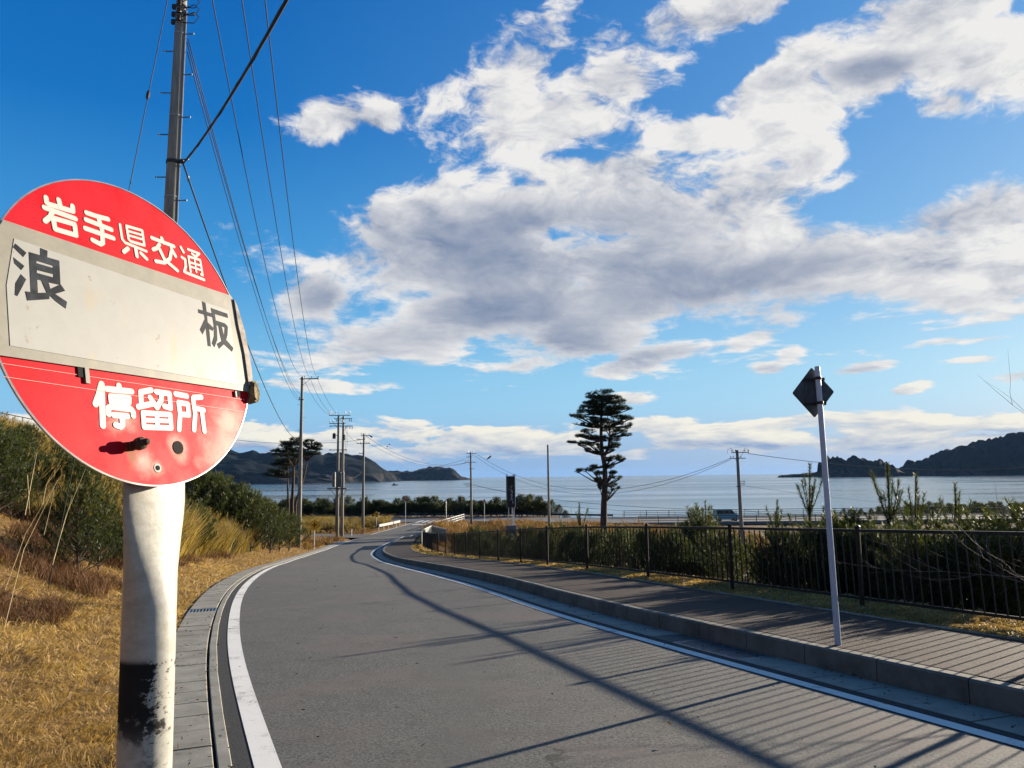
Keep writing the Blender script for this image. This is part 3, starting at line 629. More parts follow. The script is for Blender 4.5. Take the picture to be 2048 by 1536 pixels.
p = MB(); p.lathe((-.037, -.167, -.004), [(.0065, 0), (.0065, .010), (.005, .011), (.005, .014), (.0085, .015), (.0085, .023), (.0045, .0235), (.0045, .030), (.004, .032)], 12, (.06, .02, 1)); signpart(p, 'bolt', m_rust, True)
p = MB(); p.lathe((.044, -.165, .0002), [(.0095, 0), (.0095, .0006)], 20); signpart(p, 'bolt_hole', m_hole)
p = MB(); p.lathe((.0033, -.1953, .0002), [(.0062, 0), (.0062, .0004)], 16); h_ = signpart(p, 'bolt_hole', m_panel)
p = MB(); p.lathe((.0033, -.1953, .0005), [(.0035, 0), (.0035, .0007)], 14); signpart(p, 'opening', m_hole, parent=h_)
for x_, y_, w_, h_ in ((-.1035, -.074, .009, .013), (.1825, -.0695, .008, .012)):
    p = MB(); p.box((x_, y_, .001), (w_, h_, .0016)); c_ = signpart(p, 'slot', m_hole)
    p = MB(); p.box((x_ + (.0078 if x_ < 0 else -.0065), y_ - .003, .0016), (.006 if x_ < 0 else .003, .022 if x_ < 0 else .010, .003)); signpart(p, 'clip', m_panel)
p = MB()
p.prism([(.1985, .094), (.204, .084), (.2145, .04), (.2185, -.02), (.2165, -.055), (.206, -.055), (.206, .0), (.2, .05)], O3, X3, Y3, Z3, .0032, .0058); signpart(p, 'side_rail', m_rail)
p = MB(); p.prism([(.207, -.078), (.208, -.058), (.212, -.048), (.219, -.047), (.2225, -.056), (.224, -.074), (.219, -.083), (.211, -.084)], O3, X3, Y3, Z3, -.006, .010); p.prism([(.2085, -.076), (.2095, -.06), (.213, -.051), (.218, -.050), (.221, -.058), (.222, -.073), (.218, -.080), (.212, -.081)], O3, X3, Y3, Z3, .010, .0125); signpart(p, 'rubber_block', m_block)
p = MB()
for yy, tilt in ((-.0768, -.012), (-.0925, -.038)):
    p.prism([(-.205, yy), (-.205, yy - .0006), (.197, yy - .0006 + tilt * .2), (.197, yy + tilt * .2)], O3, X3, Y3, Z3, .0001, .0009)
signpart(p, 'tape_edges', mat('tape_pink', (.6, .25, .22), .5))
p = MB(); p.box((0, .02, -.022), (.028, .34, .022)); signpart(p, 'back_bracket', m_alu)
PA, PB = Vector(far(307, 972, 1.095)), Vector(far(289, 1536, 1.095)); PL = (PA - PB) / (PA.z - PB.z)
PX = (PB + PL * (1.36 - PB.z)).x
def post_fn(N, b, vec, m):
    s2 = N.add('ShaderNodeSeparateXYZ'); N.l.new(vec, s2.inputs[0])
    z = s2.outputs[2]; n = N.noise(N.mapping(vec, sc=(1, 1, 1.6)), 30, 6, .75); n2 = N.noise(vec, 9, 5, .7)
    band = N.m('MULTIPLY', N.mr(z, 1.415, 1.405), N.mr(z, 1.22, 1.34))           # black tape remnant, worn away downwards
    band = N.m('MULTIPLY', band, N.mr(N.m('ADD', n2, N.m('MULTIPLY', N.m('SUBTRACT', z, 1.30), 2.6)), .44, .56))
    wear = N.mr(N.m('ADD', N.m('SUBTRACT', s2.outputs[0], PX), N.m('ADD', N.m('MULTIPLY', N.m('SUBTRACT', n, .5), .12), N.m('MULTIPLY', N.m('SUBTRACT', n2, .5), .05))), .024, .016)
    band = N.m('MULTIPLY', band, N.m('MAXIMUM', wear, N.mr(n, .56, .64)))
    c = N.mix(N.mr(n, .3, .7), (.30, .29, .245), (.42, .405, .355))
    c = N.mix(N.m('MULTIPLY', N.mr(n2, .6, .75), .35), c, (.42, .36, .22))
    sp = N.noise(vec, 130, 3, .6); c = N.mix(N.m('MULTIPLY', N.mr(sp, .68, .74), .4), c, (.35, .3, .2))
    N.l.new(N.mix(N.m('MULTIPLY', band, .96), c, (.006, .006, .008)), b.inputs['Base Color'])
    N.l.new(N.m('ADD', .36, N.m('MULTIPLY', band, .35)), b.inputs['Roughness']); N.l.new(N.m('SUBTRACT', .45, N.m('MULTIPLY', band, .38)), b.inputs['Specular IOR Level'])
    bn = N.add('ShaderNodeBump'); bn.inputs['Strength'].default_value = .25; bn.inputs['Distance'].default_value = .002
    N.l.new(N.noise(vec, 60, 4, .6), bn.inputs['Height']); N.l.new(bn.outputs[0], b.inputs['Normal'])
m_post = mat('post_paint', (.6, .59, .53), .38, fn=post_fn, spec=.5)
top = SC - SV * .205 - SN * .024
p = MB(); vs = []; K = 28; zs = [-.1, .4, .8, 1.1, 1.3, 1.42, 1.48, 1.52, 1.555, 1.59, 1.62, 1.65, 1.70, 1.76]
for z in zs:
    f = float(sstep(1.47, 1.63, z)); tt = np.clip((z - 1.5) / .16, 0, 3)
    zq = min(z, PA.z); pc_ = PB + PL * (zq - PB.z); cx = pc_.x + .006 * f + SV.x / SV.z * max(0, z - PA.z); cy = pc_.y - .006 * f + SV.y / SV.z * max(0, z - PA.z)
    rw = .0348 + .019 * f; rd = .0348 - .024 * f
    ax_ = (Vector((1, 0, 0)) * (1 - f) + SU * f).normalized() if f > 0 else SU
    ax_ = Vector((SU.x, SU.y, 0)).normalized(); bx_ = Vector((SN.x, SN.y, 0)).normalized()
    for j in range(K):
        th = 2 * PI * j / K; c0, s0 = math.cos(th), math.sin(th)
        dent = 1 - .35 * f * (1 - f) * 4 * max(0, s0) ** 2 * .6
        q = Vector((cx, cy, z)) + ax_ * (rw * c0) + bx_ * (rd * s0 * dent) + Vector((0, 0, 0)); vs.append(q)
p.add(vs, [(i * K + j, i * K + (j + 1) % K, (i + 1) * K + (j + 1) % K, (i + 1) * K + j) for i in range(len(zs) - 1) for j in range(K)] + [tuple((len(zs) - 1) * K + j for j in range(K))])
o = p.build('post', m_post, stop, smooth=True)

# ---------------------------------------------------------------- fence along the walkway
m_fence = mat('brown_steel', (.013, .012, .011), .5, .1, spec=.35, var=.3, scale=12)
FP = [(-1.2, 9.6), (2.0, 8.5), (5.2, 7.35), (8.5, 6.27), (11.75, 5.17), (14.9, 4.12), (17.8, 3.03), (20.9, 1.95), (24.1, 1.03), (27.6, .24), (31.0, -.62), (34.4, -1.5), (37.6, -2.3), (40.5, -3.06), (43.2, -3.78), (45.6, -4.42), (48.3, -5.05),
      (51.2, -5.62), (54.2, -6.15), (57.2, -6.62), (60.2, -7.0), (63.2, -7.3), (66.4, -7.45), (69.8, -7.4)]
fence = thing('metal_fence', (5.17, 11.75, float(ground(5.17, 11.75))), 'long dark brown railing of thin upright bars beside the walkway', 'fence')
pz = [float(zr(y)) + .225 for y, x in FP]
def fence_post(x, y, z, h, r=.035, par=fence, m=m_fence):
    p = MB(); p.tube([(x, y, z - .3), (x, y, z + h)], r, 10); p.lathe((x, y, z + h), [(r + .008, -.012), (r + .008, .012), (r - .006, .03)], 10)
    p.build('post', m, par)
def panel(a, b, za, zb, h, par=fence, m=m_fence, sp=.152, low=.16):
    p = MB(); A = Vector((*a, za)); B = Vector((*b, zb)); d = B - A; L = d.length; q = d.to_track_quat('X', 'Z').to_matrix(); u = d / L
    up = Vector((0, 0, 1)); mid = (A + B) / 2
    p.box(mid + up * (h - .03), (L - .05, .055, .045), M=q); p.box(mid + up * low, (L - .05, .03, .04), M=q)
    n = max(2, int(L / sp))
    for i in range(1, n):
        c = A + d * (i / n); p.box(c + up * ((h - .05 + low) / 2), (.016, .016, h - .07 - low), M=q)
    p.build('panel', m, par)
for i, (y, x) in enumerate(FP):
    fence_post(x, y, pz[i], 1.2)
    if i: panel((FP[i - 1][1], FP[i - 1][0]), (x, y), pz[i - 1], pz[i], 1.18)

# ---------------------------------------------------------------- concrete utility poles
def pole_fn(N, b, vec, m):
    n = N.noise(N.mapping(vec, sc=(3, 3, .5)), 3, 6, .7)
    N.l.new(N.mix(N.mr(n, .3, .7), (.17, .16, .13), (.28, .265, .225)), b.inputs['Base Color'])
m_pole = mat('pole_concrete', (.25, .24, .2), .85, fn=pole_fn)
m_steel = mat('pole_steel', (.10, .105, .11), .5, .6, var=.3, scale=10)
m_ins = mat('insulator', (.035, .03, .028), .35); m_insw = mat('grey_fitting', (.3, .3, .3), .5)
m_wire = mat('black_cable', (.012, .012, .013), .6)
def crossarm(t, z, x0, x1, ins=(), ang=0.0, brace=True, y=-.14, ih=.16, th=.075, down=False):
    p = MB(); d = Vector((math.cos(ang), math.sin(ang), 0)); n = Vector((-math.sin(ang), math.cos(ang), 0))
    c = d * ((x0 + x1) / 2) + n * y; p.box(c + Vector((0, 0, z)), (x1 - x0, th, th), ang)
    if brace:
        s = 1 if x1 > -x0 else -1; e = (x1 if s > 0 else x0) * .5
        p.tube([d * e + n * y + Vector((0, 0, z)), n * y * .6 + Vector((0, 0, z - .55))], .018, 5)
    o = p.build('crossarm', m_steel); o.parent = t
    for k in ins:
        q = MB(); c = d * k + n * y + Vector((0, 0, z + .04)); g = -1 if down else 1
        q.lathe(c, [(.02, 0), (.02, ih * .4 * g), (.055, ih * .45 * g), (.05, ih * .6 * g), (.03, ih * .65 * g), (.05, ih * .75 * g), (.035, ih * g)], 8)
        i_ = q.build('insulator', m_ins); i_.parent = o
    return o
def upole(x, y, top_z, r0, label, base_z=None, group='concrete utility poles', name='utility_pole', lean=(0, 0), taper=75.0):
    bz = float(ground(x, y)) if base_z is None else base_z; H = top_z - bz
    t = thing(name, (x, y, bz), label, 'utility pole', group)
    p = MB(); n = 14; r1 = r0 - H / taper / 2
    p.tube([(lean[0] * k, lean[1] * k, -.4 + (H + .4) * k) for k in (0, .33, .66, 1)], [r0 + (r1 - r0) * k for k in (0, .33, .66, 1)], 20)
    o = p.build('pole', m_pole, None, smooth=True); o.parent = t
    c = MB(); c.lathe((lean[0], lean[1], H), [(r1 + .006, -.05), (r1 + .006, .02), (.05, .05)], 14); q = c.build('cap', m_steel); q.parent = t
    return t, H
def bolt(t, z, side, r, L=.2, ang=.0):
    p = MB(); s = side; d = Vector((math.cos(ang), math.sin(ang), 0)) * s
    p.tube([d * (r - .02) + Vector((0, 0, z)), d * (r + L) + Vector((0, 0, z - .02 * 0))], .011, 6); p.lathe(d * (r + L) + Vector((0, 0, z)), [(.018, -.008), (.018, .008)], 6, tuple(d))
    o = p.build('step_bolt', m_steel); o.parent = t
def ring(t, z, r, m=None, w=.02):
    p = MB(); p.lathe((0, 0, z), [(r, -w / 2), (r + .006, -w / 2), (r + .006, w / 2), (r, w / 2)], 20); o = p.build('band', m or m_insw); o.parent = t
bx0, by0 = far(341, 440, 13.5)[0], 13.5
NP = (far(311, 970, 13.5)[0], 13.5); zn = float(ground(*NP)); ztop = 11.9
tx = far(363.5, 0, 13.5); lean_x = (tx[0] - NP[0]) / (tx[2] - zn) * (ztop - zn)
P1, H1 = upole(NP[0], NP[1], ztop, .168, 'large concrete utility pole rising behind the bus stop sign with step bolts', lean=(lean_x, 0))
def r1at(z): return .168 - (z) / 150.0
def onp(z): return lean_x * z / H1
zz = 0
for i, pyb in enumerate((402, 355, 320, 270, 236, 187, 151, 104, 70, 30)):
    z = far(345, pyb, 13.5)[2] - zn; s = -1 if i in (1, 3, 5, 7) else 1
    o = MB()
    p = MB(); rr = r1at(z); cx = onp(z); p.tube([(cx + s * (rr - .02), -.02, z), (cx + s * (rr + .17), -.03, z)], .011, 6); p.lathe((cx + s * (rr + .17), -.03, z), [(.018, -.008), (.018, .008)], 6, (1, 0, 0))
    q = p.build('step_bolt', m_steel); q.parent = P1
for pyb in (395, 233, 69): 
    z = far(345, pyb, 13.5)[2] - zn; p = MB(); p.lathe((onp(z), 0, z), [(r1at(z), -.01), (r1at(z) + .006, -.01), (r1at(z) + .006, .01), (r1at(z), .01)], 20); q = p.build('band', m_insw); q.parent = P1
for pyb in (15, 30, 45):
    z = far(355, pyb, 13.5)[2] - zn; p = MB(); cx = onp(z); rr = r1at(z)
    p.lathe((cx, 0, z), [(rr, -.02), (rr + .012, -.02), (rr + .012, .02), (rr, .02)], 20); p.box((cx - rr - .03, -.02, z), (.07, .05, .09)); p.lathe((cx + .03, -rr - .06, z), [(.03, -.05), (.045, -.02), (.03, 0), (.045, .02), (.03, .05)], 10)
    q = p.build('cable_clamp', m_ins); q.parent = P1
    p = MB(); p.tube([(cx + rr * .6, -.1, z + .05), (cx + rr + .2, -.12, z + .12), (cx + rr + .3, -.12, z + .03), (cx + rr + .2, -.1, z - .08), (cx + rr * .6, -.1, z - .06)], .009, 5); q = p.build('jumper_wire', m_wire); q.parent = P1
z7 = far(365, 325, 13.5)[2] - zn
p = MB(); p.lathe((onp(z7), 0, z7), [(r1at(z7), -.03), (r1at(z7) + .012, -.03), (r1at(z7) + .012, .03), (r1at(z7), .03)], 20); p.box((onp(z7) + r1at(z7) + .04, -.03, z7), (.1, .04, .06)); q = p.build('cable_clamp', m_ins); q.parent = P1
p = MB(); p.tube([(onp(3.) + r1at(3.) + .012, -.02, -.1), (onp(6) + r1at(6) + .012, -.02, 6), (onp(11) + r1at(11) + .012, -.02, 11)], .014, 6); q = p.build('conduit', m_insw); q.parent = P1
crossarm(P1, H1 - .3, -.4 + lean_x, 2.0 + lean_x, (.15 + lean_x, 1.1 + lean_x, 1.9 + lean_x))

Y2 = 60.5; x2 = far(601.5, 900, Y2)[0]; zt2 = far(602, 752, Y2)[2]
P2, H2 = upole(x2, Y2, zt2, .19, 'tall lone concrete utility pole on the sandy verge left of the road bend')
P2.location.z = float(zr(Y2)) + .1; H2 = zt2 - P2.location.z
def zh(t, py, px, Y): return far(px, py, Y)[2] - t.location.z
crossarm(P2, H2 - .25, -.15, 1.36, (.2, .78, 1.3)); 
for k in range(9): bolt(P2, 3.2 + k * 1.0, 1 if k % 2 else -1, .15, .18)
for k in (2.0, 6.5, 9.8): ring(P2, k, .19 - k / 150)
p = MB(); p.box((-.02, -.2, 1.6), (.09, .06, 1.5)); q = p.build('conduit', m_steel); q.parent = P2
crossarm(P2, H2 - 1.9, -.2, .2, (-.15,), brace=False)

Y3p = 82.5; xa3 = far(675.5, 950, Y3p)[0]; xb3 = far(682.5, 950, Y3p + 1)[0]; zt3 = far(676, 831, Y3p)[2]
m_tr = mat('transformer_grey', (.13, .14, .14), .5, .3, var=.2, scale=3)
P3, H3 = upole(xa3, Y3p, zt3, .20, 'front pole of the twin utility poles carrying a transformer platform', base_z=float(zr(Y3p)) + .1)
P4, H4 = upole(xb3 + .1, Y3p + 1.2, zt3 - .05, .20, 'rear pole of the twin utility poles, standing half behind its partner', base_z=float(zr(Y3p)) + .1)
def hz3(py): return far(676, py, Y3p)[2] - P3.location.z
crossarm(P3, hz3(831), -1.0, 1.3, (-.95, -.75, -.3, .75, 1.2), ih=.4); crossarm(P4, hz3(836), -1.0, 1.0, (-.7, .9, .7), y=-.1, ih=.35, down=True)
crossarm(P3, hz3(847), -.95, .8, (-.9, -.55, .5), ih=.35); crossarm(P4, hz3(851), -.5, 1.05, (.3, .75, 1.0), ih=.35, down=True)
crossarm(P3, hz3(852), -.9, .3, (-.85,), down=True, brace=False); crossarm(P3, hz3(900), -.95, 1.0, (-.8, .8), brace=False, ih=.08)
for par, cx, py in ((P3, -.42, 871), (P4, .12, 873)):
    p = MB(); p.lathe((cx, -.15, hz3(py) - .35), [(.15, 0), (.17, .04), (.17, .5), (.14, .55), (.05, .62)], 12); p.box((cx * .5, -.08, hz3(py)), (abs(cx), .05, .06)); q = p.build('switch_box', m_ins); q.parent = par
p = MB()
for cx, w, dp in ((-.32, .34, .4), (.28, .36, .4), (.66, .2, .35)):
    p.lathe((cx, -.33, hz3(974)), [(w * .52, 0), (w * .55, .06), (w * .55, 1.45), (w * .4, 1.58)], 14); p.lathe((cx - .06, -.33, hz3(974) + 1.58), [(.03, 0), (.04, .1), (.02, .18)], 6)
q = p.build('transformer', m_tr); q.parent = P3
p = MB(); p.box((0, -.33, hz3(977)), (2.1, .1, .12)); p.box((0, .25, hz3(977)), (2.0, .1, .12)); p.box((-.5, -.05, hz3(977) + .02), (.1, .7, .08)); p.box((.6, -.05, hz3(977) + .02), (.1, .7, .08))
for s in (-1, 1):
    p.tube([(s * .75, -.3, hz3(978)), (0.03 * s, -.15, hz3(994))], .03, 6); p.tube([(.4 + s * .55, .25, hz3(978)), (.4, .3, hz3(995))], .03, 6)
q = p.build('platform', m_steel); q.parent = P3
p = MB()
for i, x in enumerate((.45, .6, .8, .95)):
    p.tube([(x, -.1, hz3(852)), (x + .08, -.12, hz3(875)), (x - .1, -.2, hz3(930)), (.3, -.3, hz3(958))], .012, 4)
q = p.build('drop_wires', m_wire); q.parent = P3

Y5 = 97.0; x5 = far(726.5, 980, Y5)[0]; zt5 = far(725, 868, Y5)[2]
P5, H5 = upole(x5, Y5, zt5, .19, 'concrete utility pole with two crossarms between the twin poles and the junction', base_z=float(zr(Y5)) - .1)
def hz5(py): return far(726, py, Y5)[2] - P5.location.z
crossarm(P5, hz5(871), -.35, .85, (-.3, .25, .8), ih=.28); crossarm(P5, hz5(879), -.9, .2, (-.8, -.55), ih=.1, brace=False); crossarm(P5, hz5(887), -.85, .8, (-.8, -.4, .35, .75), ih=.2); crossarm(P5, hz5(907), -.55, .1, (-.5,), ih=.08, brace=False)
p = MB(); p.tube([(.8, -.15, hz5(872)), (1.1, -.15, hz5(875))], .09, 8); q = p.build('cable_joint', m_ins); q.parent = P5
ring(P5, hz5(927), .15); ring(P5, hz5(978), .17)

Y6 = 114.5; x6 = far(942.5, 980, Y6)[0]; zt6 = far(940.5, 905, Y6)[2]
P6, H6 = upole(x6, Y6, zt6, .19, 'concrete utility pole right of the crossing with a small bird flying beside it', base_z=-5.2, lean=(-.05, 0))
def hz6(py): return far(941, py, Y6)[2] - P6.location.z
crossarm(P6, hz6(907), -.7, .8, (-.45, .3, .7), ih=.3); crossarm(P6, hz6(914), -.75, .1, (-.65, -.4), ih=.15, brace=False); crossarm(P6, hz6(924.5), -.95, .75, (-.85, -.45, .35), ih=.3)
crossarm(P6, hz6(937.5), -.3, .45, (), brace=False); crossarm(P6, hz6(968), -1.1, .1, (-.9, -.5), ih=.08, brace=False); crossarm(P6, hz6(972), -.8, .1, (-.6,), ih=.08, brace=False); crossarm(P6, hz6(993), -.4, .05, (), brace=False)

Y7 = 92.0; x7 = far(1097, 970, Y7)[0]; zt7 = far(1096, 890, Y7)[2]
P7, H7 = upole(x7, Y7, zt7, .17, 'slender pale pole without crossarms left of the tall pine', base_z=float(ground(x7, Y7)) - .1, taper=90)
Y8 = 74.7; x8 = far(1481, 1000, Y8)[0]; zt8 = far(1478, 901, Y8)[2]
P8, H8 = upole(x8, Y8, zt8, .21, 'concrete utility pole in front of the bridge near the blue van', base_z=float(ground(x8, Y8)) - .1, lean=(-.1, 0))
def hz8(py): return far(1480, py, Y8)[2] - P8.location.z
crossarm(P8, hz8(905), -.7, 1.0, (-.65, -.3, .6, .95), ih=.22); crossarm(P8, hz8(916.5), -.9, .65, (-.8, -.55, .2), ih=.18); crossarm(P8, hz8(972.5), -.4, .1, (), brace=False)
for py in (963, 967, 970): crossarm(P8, hz8(py), 0, .45, (.4,), ih=.08, brace=False, th=.04)
p = MB()
for s, xx in ((-1, -.75), (1, .6)): p.tube([(xx * .6, -.15, hz8(905)), (xx, -.2, hz8(896)), (xx * 1.4, -.2, hz8(899)), (xx * 1.5, -.2, hz8(906))], .016, 5)
q = p.build('jumper_wire', m_wire); q.parent = P8

# ---------------------------------------------------------------- overhead cables
def cable(A, B, sag, r, label, group='overhead cables between the poles', n=26, name='overhead_cable', tw=0):
    A = Vector(A); B = Vector(B); p = MB()
    P = [A.lerp(B, k / n) - Vector((0, 0, sag * 4 * (k / n) * (1 - k / n))) for k in range(n + 1)]
    p.tube(P, r, 6)
    if tw:
        Q = [q + Vector((math.cos(i * 1.3), 0, math.sin(i * 1.3))) * tw for i, q in enumerate(P)]; p.tube(Q, r * .6, 5)
    o = p.build(name, m_wire, smooth=True); tag(o, label, 'cable', group); return o
w = lambda px, py, Y: Vector(far(px, py, Y))
def top1(x): return Vector((NP[0] + lean_x + x, NP[1] - .15, ztop - .15))
a = [w(604, 751, Y2), w(619, 754, Y2), w(634, 754, Y2)]
T1 = [w(425, 0, 13.5), w(483, 0, 13.5), w(530, 0, 13.5)]
for i in range(3):
    # passes the photo's upper edge above the near crossarm, then hangs to the lone pole
    n_ = ('left', 'middle', 'right')[i]
    st = T1[i] + (T1[i] - a[i]) * .035 + Vector((0, 0, .25))
    cable(st, a[i], (1.9, 1.5, 1.7)[i], .012, f'high bare cable to the lone pole crossarm, {n_} one of three'); cable(a[i], w((660, 668, 680)[i], 829, Y3p), .6, .014, f'cable from the lone pole down to the twin poles, {n_} of three')
b1 = [w(374, 85, 13.5), w(376, 78, 13.5), w(375, 105, 13.5)]
for i in range(3): cable(b1[i], w(600, (788, 800, 803)[i], Y2), (1.2, 1.1, 1.3)[i], .010, ('upper', 'middle', 'lower')[i] + ' cable of the close trio leaving the large near pole')
cable(w(366, 326, 13.4), w(592, 878, Y2), 1.0, .016, 'sagging black service cable with a white tag falling to the lone pole')
p = MB(); p.box(w(376, 357, 14.1), (.035, .02, .10)); o = p.build('cable_tag', m_white); tag(o, 'small white tag clipped on the service cable under the pole clamp', 'cable tag')
cable(w(368, 325, 13.4), w(550, 0, 7.2) + (w(550, 0, 7.2) - w(368, 325, 13.4)) * .6, .25, .018, 'thick twisted black cable crossing the sky from the large near pole', tw=.014)
gA, gB = w(335, 0, 13.5), w(258, 380, 13.5); d = (gA - gB)
cable(gB - d * 1.98, gA + d * .1, .0, .008, 'thin stay wire slanting down to the left of the large near pole', name='stay_wire', group='stay wires')
p = MB(); p.lathe(w(296, 190, 13.48), [(.012, -.09), (.03, -.06), (.035, 0), (.03, .06), (.012, .09)], 8, tuple(d.normalized())); o = p.build('stay_insulator', m_ins); tag(o, 'small oval insulator on the stay wire left of the near pole', 'insulator')
cable(w(597, 880, Y2), w(566, 1038, 66), 0, .01, 'thin stay wire falling left from the lone pole past the pines', name='stay_wire', group='stay wires')
cable(w(300, 848, 92), w(722, 880, Y5), 1.2, .022, 'level cable running from the far left to the second crossarm')
cable(w(733, 873, Y5), w(934, 925, Y6), 1.6, .022, 'upper cable from the crossarm pole over the junction'); cable(w(731, 882, Y5), w(934, 925.5, Y6), 1.6, .018, 'lower cable from the crossarm pole over the junction')
cable(w(722, 949, Y5) + Vector((0, 0, 0)), w(934, 917, Y6), .6, .022, 'long dark cable rising from the headland to the pole right of the crossing')
cable(w(690, 860, Y3p), w(722, 888, Y5), .3, .014, 'short cable from the twin poles to the crossarm pole, upper'); cable(w(690, 950, Y3p), w(724, 943, Y5), .5, .018, 'low drooping cable between the twin poles and the crossarm pole')
cable(w(956, 910, Y6), w(1460, 917, Y8), 4.0, .020, 'upper long sagging cable behind the tall pine'); cable(w(950, 912, Y6), w(1462, 919, Y8), 4.4, .018, 'lower long sagging cable behind the tall pine')
cable(w(944, 970, Y6), w(1481, 1019, Y8), .9, .020, 'low cable crossing the sea view behind the tall pine'); cable(w(944, 968, Y6), w(1096, 992, Y7), .3, .016, 'low cable from the crossing pole to the slender pole')
cable(w(1496, 907, Y8), w(2150, 925, 95), 1.2, .024, 'cable running right along the horizon past the islands'); cable(w(1492, 972, Y8), w(2100, 1013, 100), .8, .012, 'thin low cable running right over the bay')
cable(w(1482, 1018, Y8), w(1760, 1034, 80), .6, .016, 'short low cable falling right to the bridge')
# white tags on the junction cable
for i, (px, py) in enumerate(((779, 889), (775, 893))):
    p = MB(); p.lathe(w(px, py, 101), [(.05, -.12), (.07, 0), (.05, .12)], 8, (1, 0, 0)); tag(p.build('cable_marker', m_white), ('upper', 'lower')[i] + ' white marker on the cables over the junction', 'cable marker')

# ---------------------------------------------------------------- road signs
m_galv = mat('galvanised_grey', (.26, .27, .28), .45, .75, var=.25, scale=8); m_wp = mat('white_pipe', (.50, .52, .58), .4, var=.05, scale=5)
m_yel = mat('sign_yellow', (.72, .36, .02), .5); m_blk = mat('sign_black', (.01, .01, .01), .6); m_sred = mat('sign_red_paint', (.5, .02, .03), .5)
mb = at(1677, 1295, .2); bz = float(zr(mb[1])) + .2
d_ = thing('warning_sign', (mb[0], mb[1], bz), 'diamond road sign seen from its dark back on a white pole behind the kerb', 'road sign')
tp = far(1634.5, 735, mb[1] + .12); tp = Vector(tp); B0 = Vector((mb[0], mb[1], bz - .1))
p = MB(); p.tube([B0, B0.lerp(tp, .5), tp], [.034, .031, .030], 16); p.lathe(tp, [(.031, 0), (.026, .012)], 16); p.build('post', m_wp, d_, smooth=False)
Yd = tp.y + .09; cen = Vector(far(1626, 785, Yd)); ang = rad(-12)
Ud = Vector((math.cos(ang), math.sin(ang), 0)); ax = (tp - B0).normalized(); Vd = (ax - Ud * ax.dot(Ud)).normalized(); Nd = Ud.cross(Vd)
hd = .225; pts = []
for k in range(4):
    a0 = PI / 2 * k
    for j in (-1, 0, 1): pts.append(((hd - .0 - .004 * abs(j)) * math.cos(a0 + j * .045) * 1.0, (hd * 1.28 - .004 * abs(j)) * math.sin(a0 + j * .045)))
p = MB(); p.prism(pts, cen, Ud, Vd, Nd, -.002, .002)
m_back = mat('sign_back', (.07, .075, .08), .5, .5, var=.3, scale=10)
p.build('sign_plate', m_back, d_)
p = MB()
for v in (.15, -.135):
    p.prism([(-.10, v - .016), (.135, v - .016), (.135, v + .016), (-.10, v + .016)], cen, Ud, Vd, Nd, .002, .014)
    c2 = cen + Vd * v; pc = B0 + ax * ((c2 - B0).dot(ax)); p.lathe(pc - ax * .016, [(.031, 0), (.040, 0), (.040, .032), (.031, .032)], 16, tuple(ax))
    p.tube([pc + Ud * .035, pc + Ud * .07], .006, 6)
p.build('bracket', m_fence, d_)
p = MB()
p.prism([(-.09, -.10), (-.06, -.10), (-.06, .12), (-.09, .12)], cen, Ud, Vd, Nd, .002, .010)
p.build('stiffener', m_back, d_)

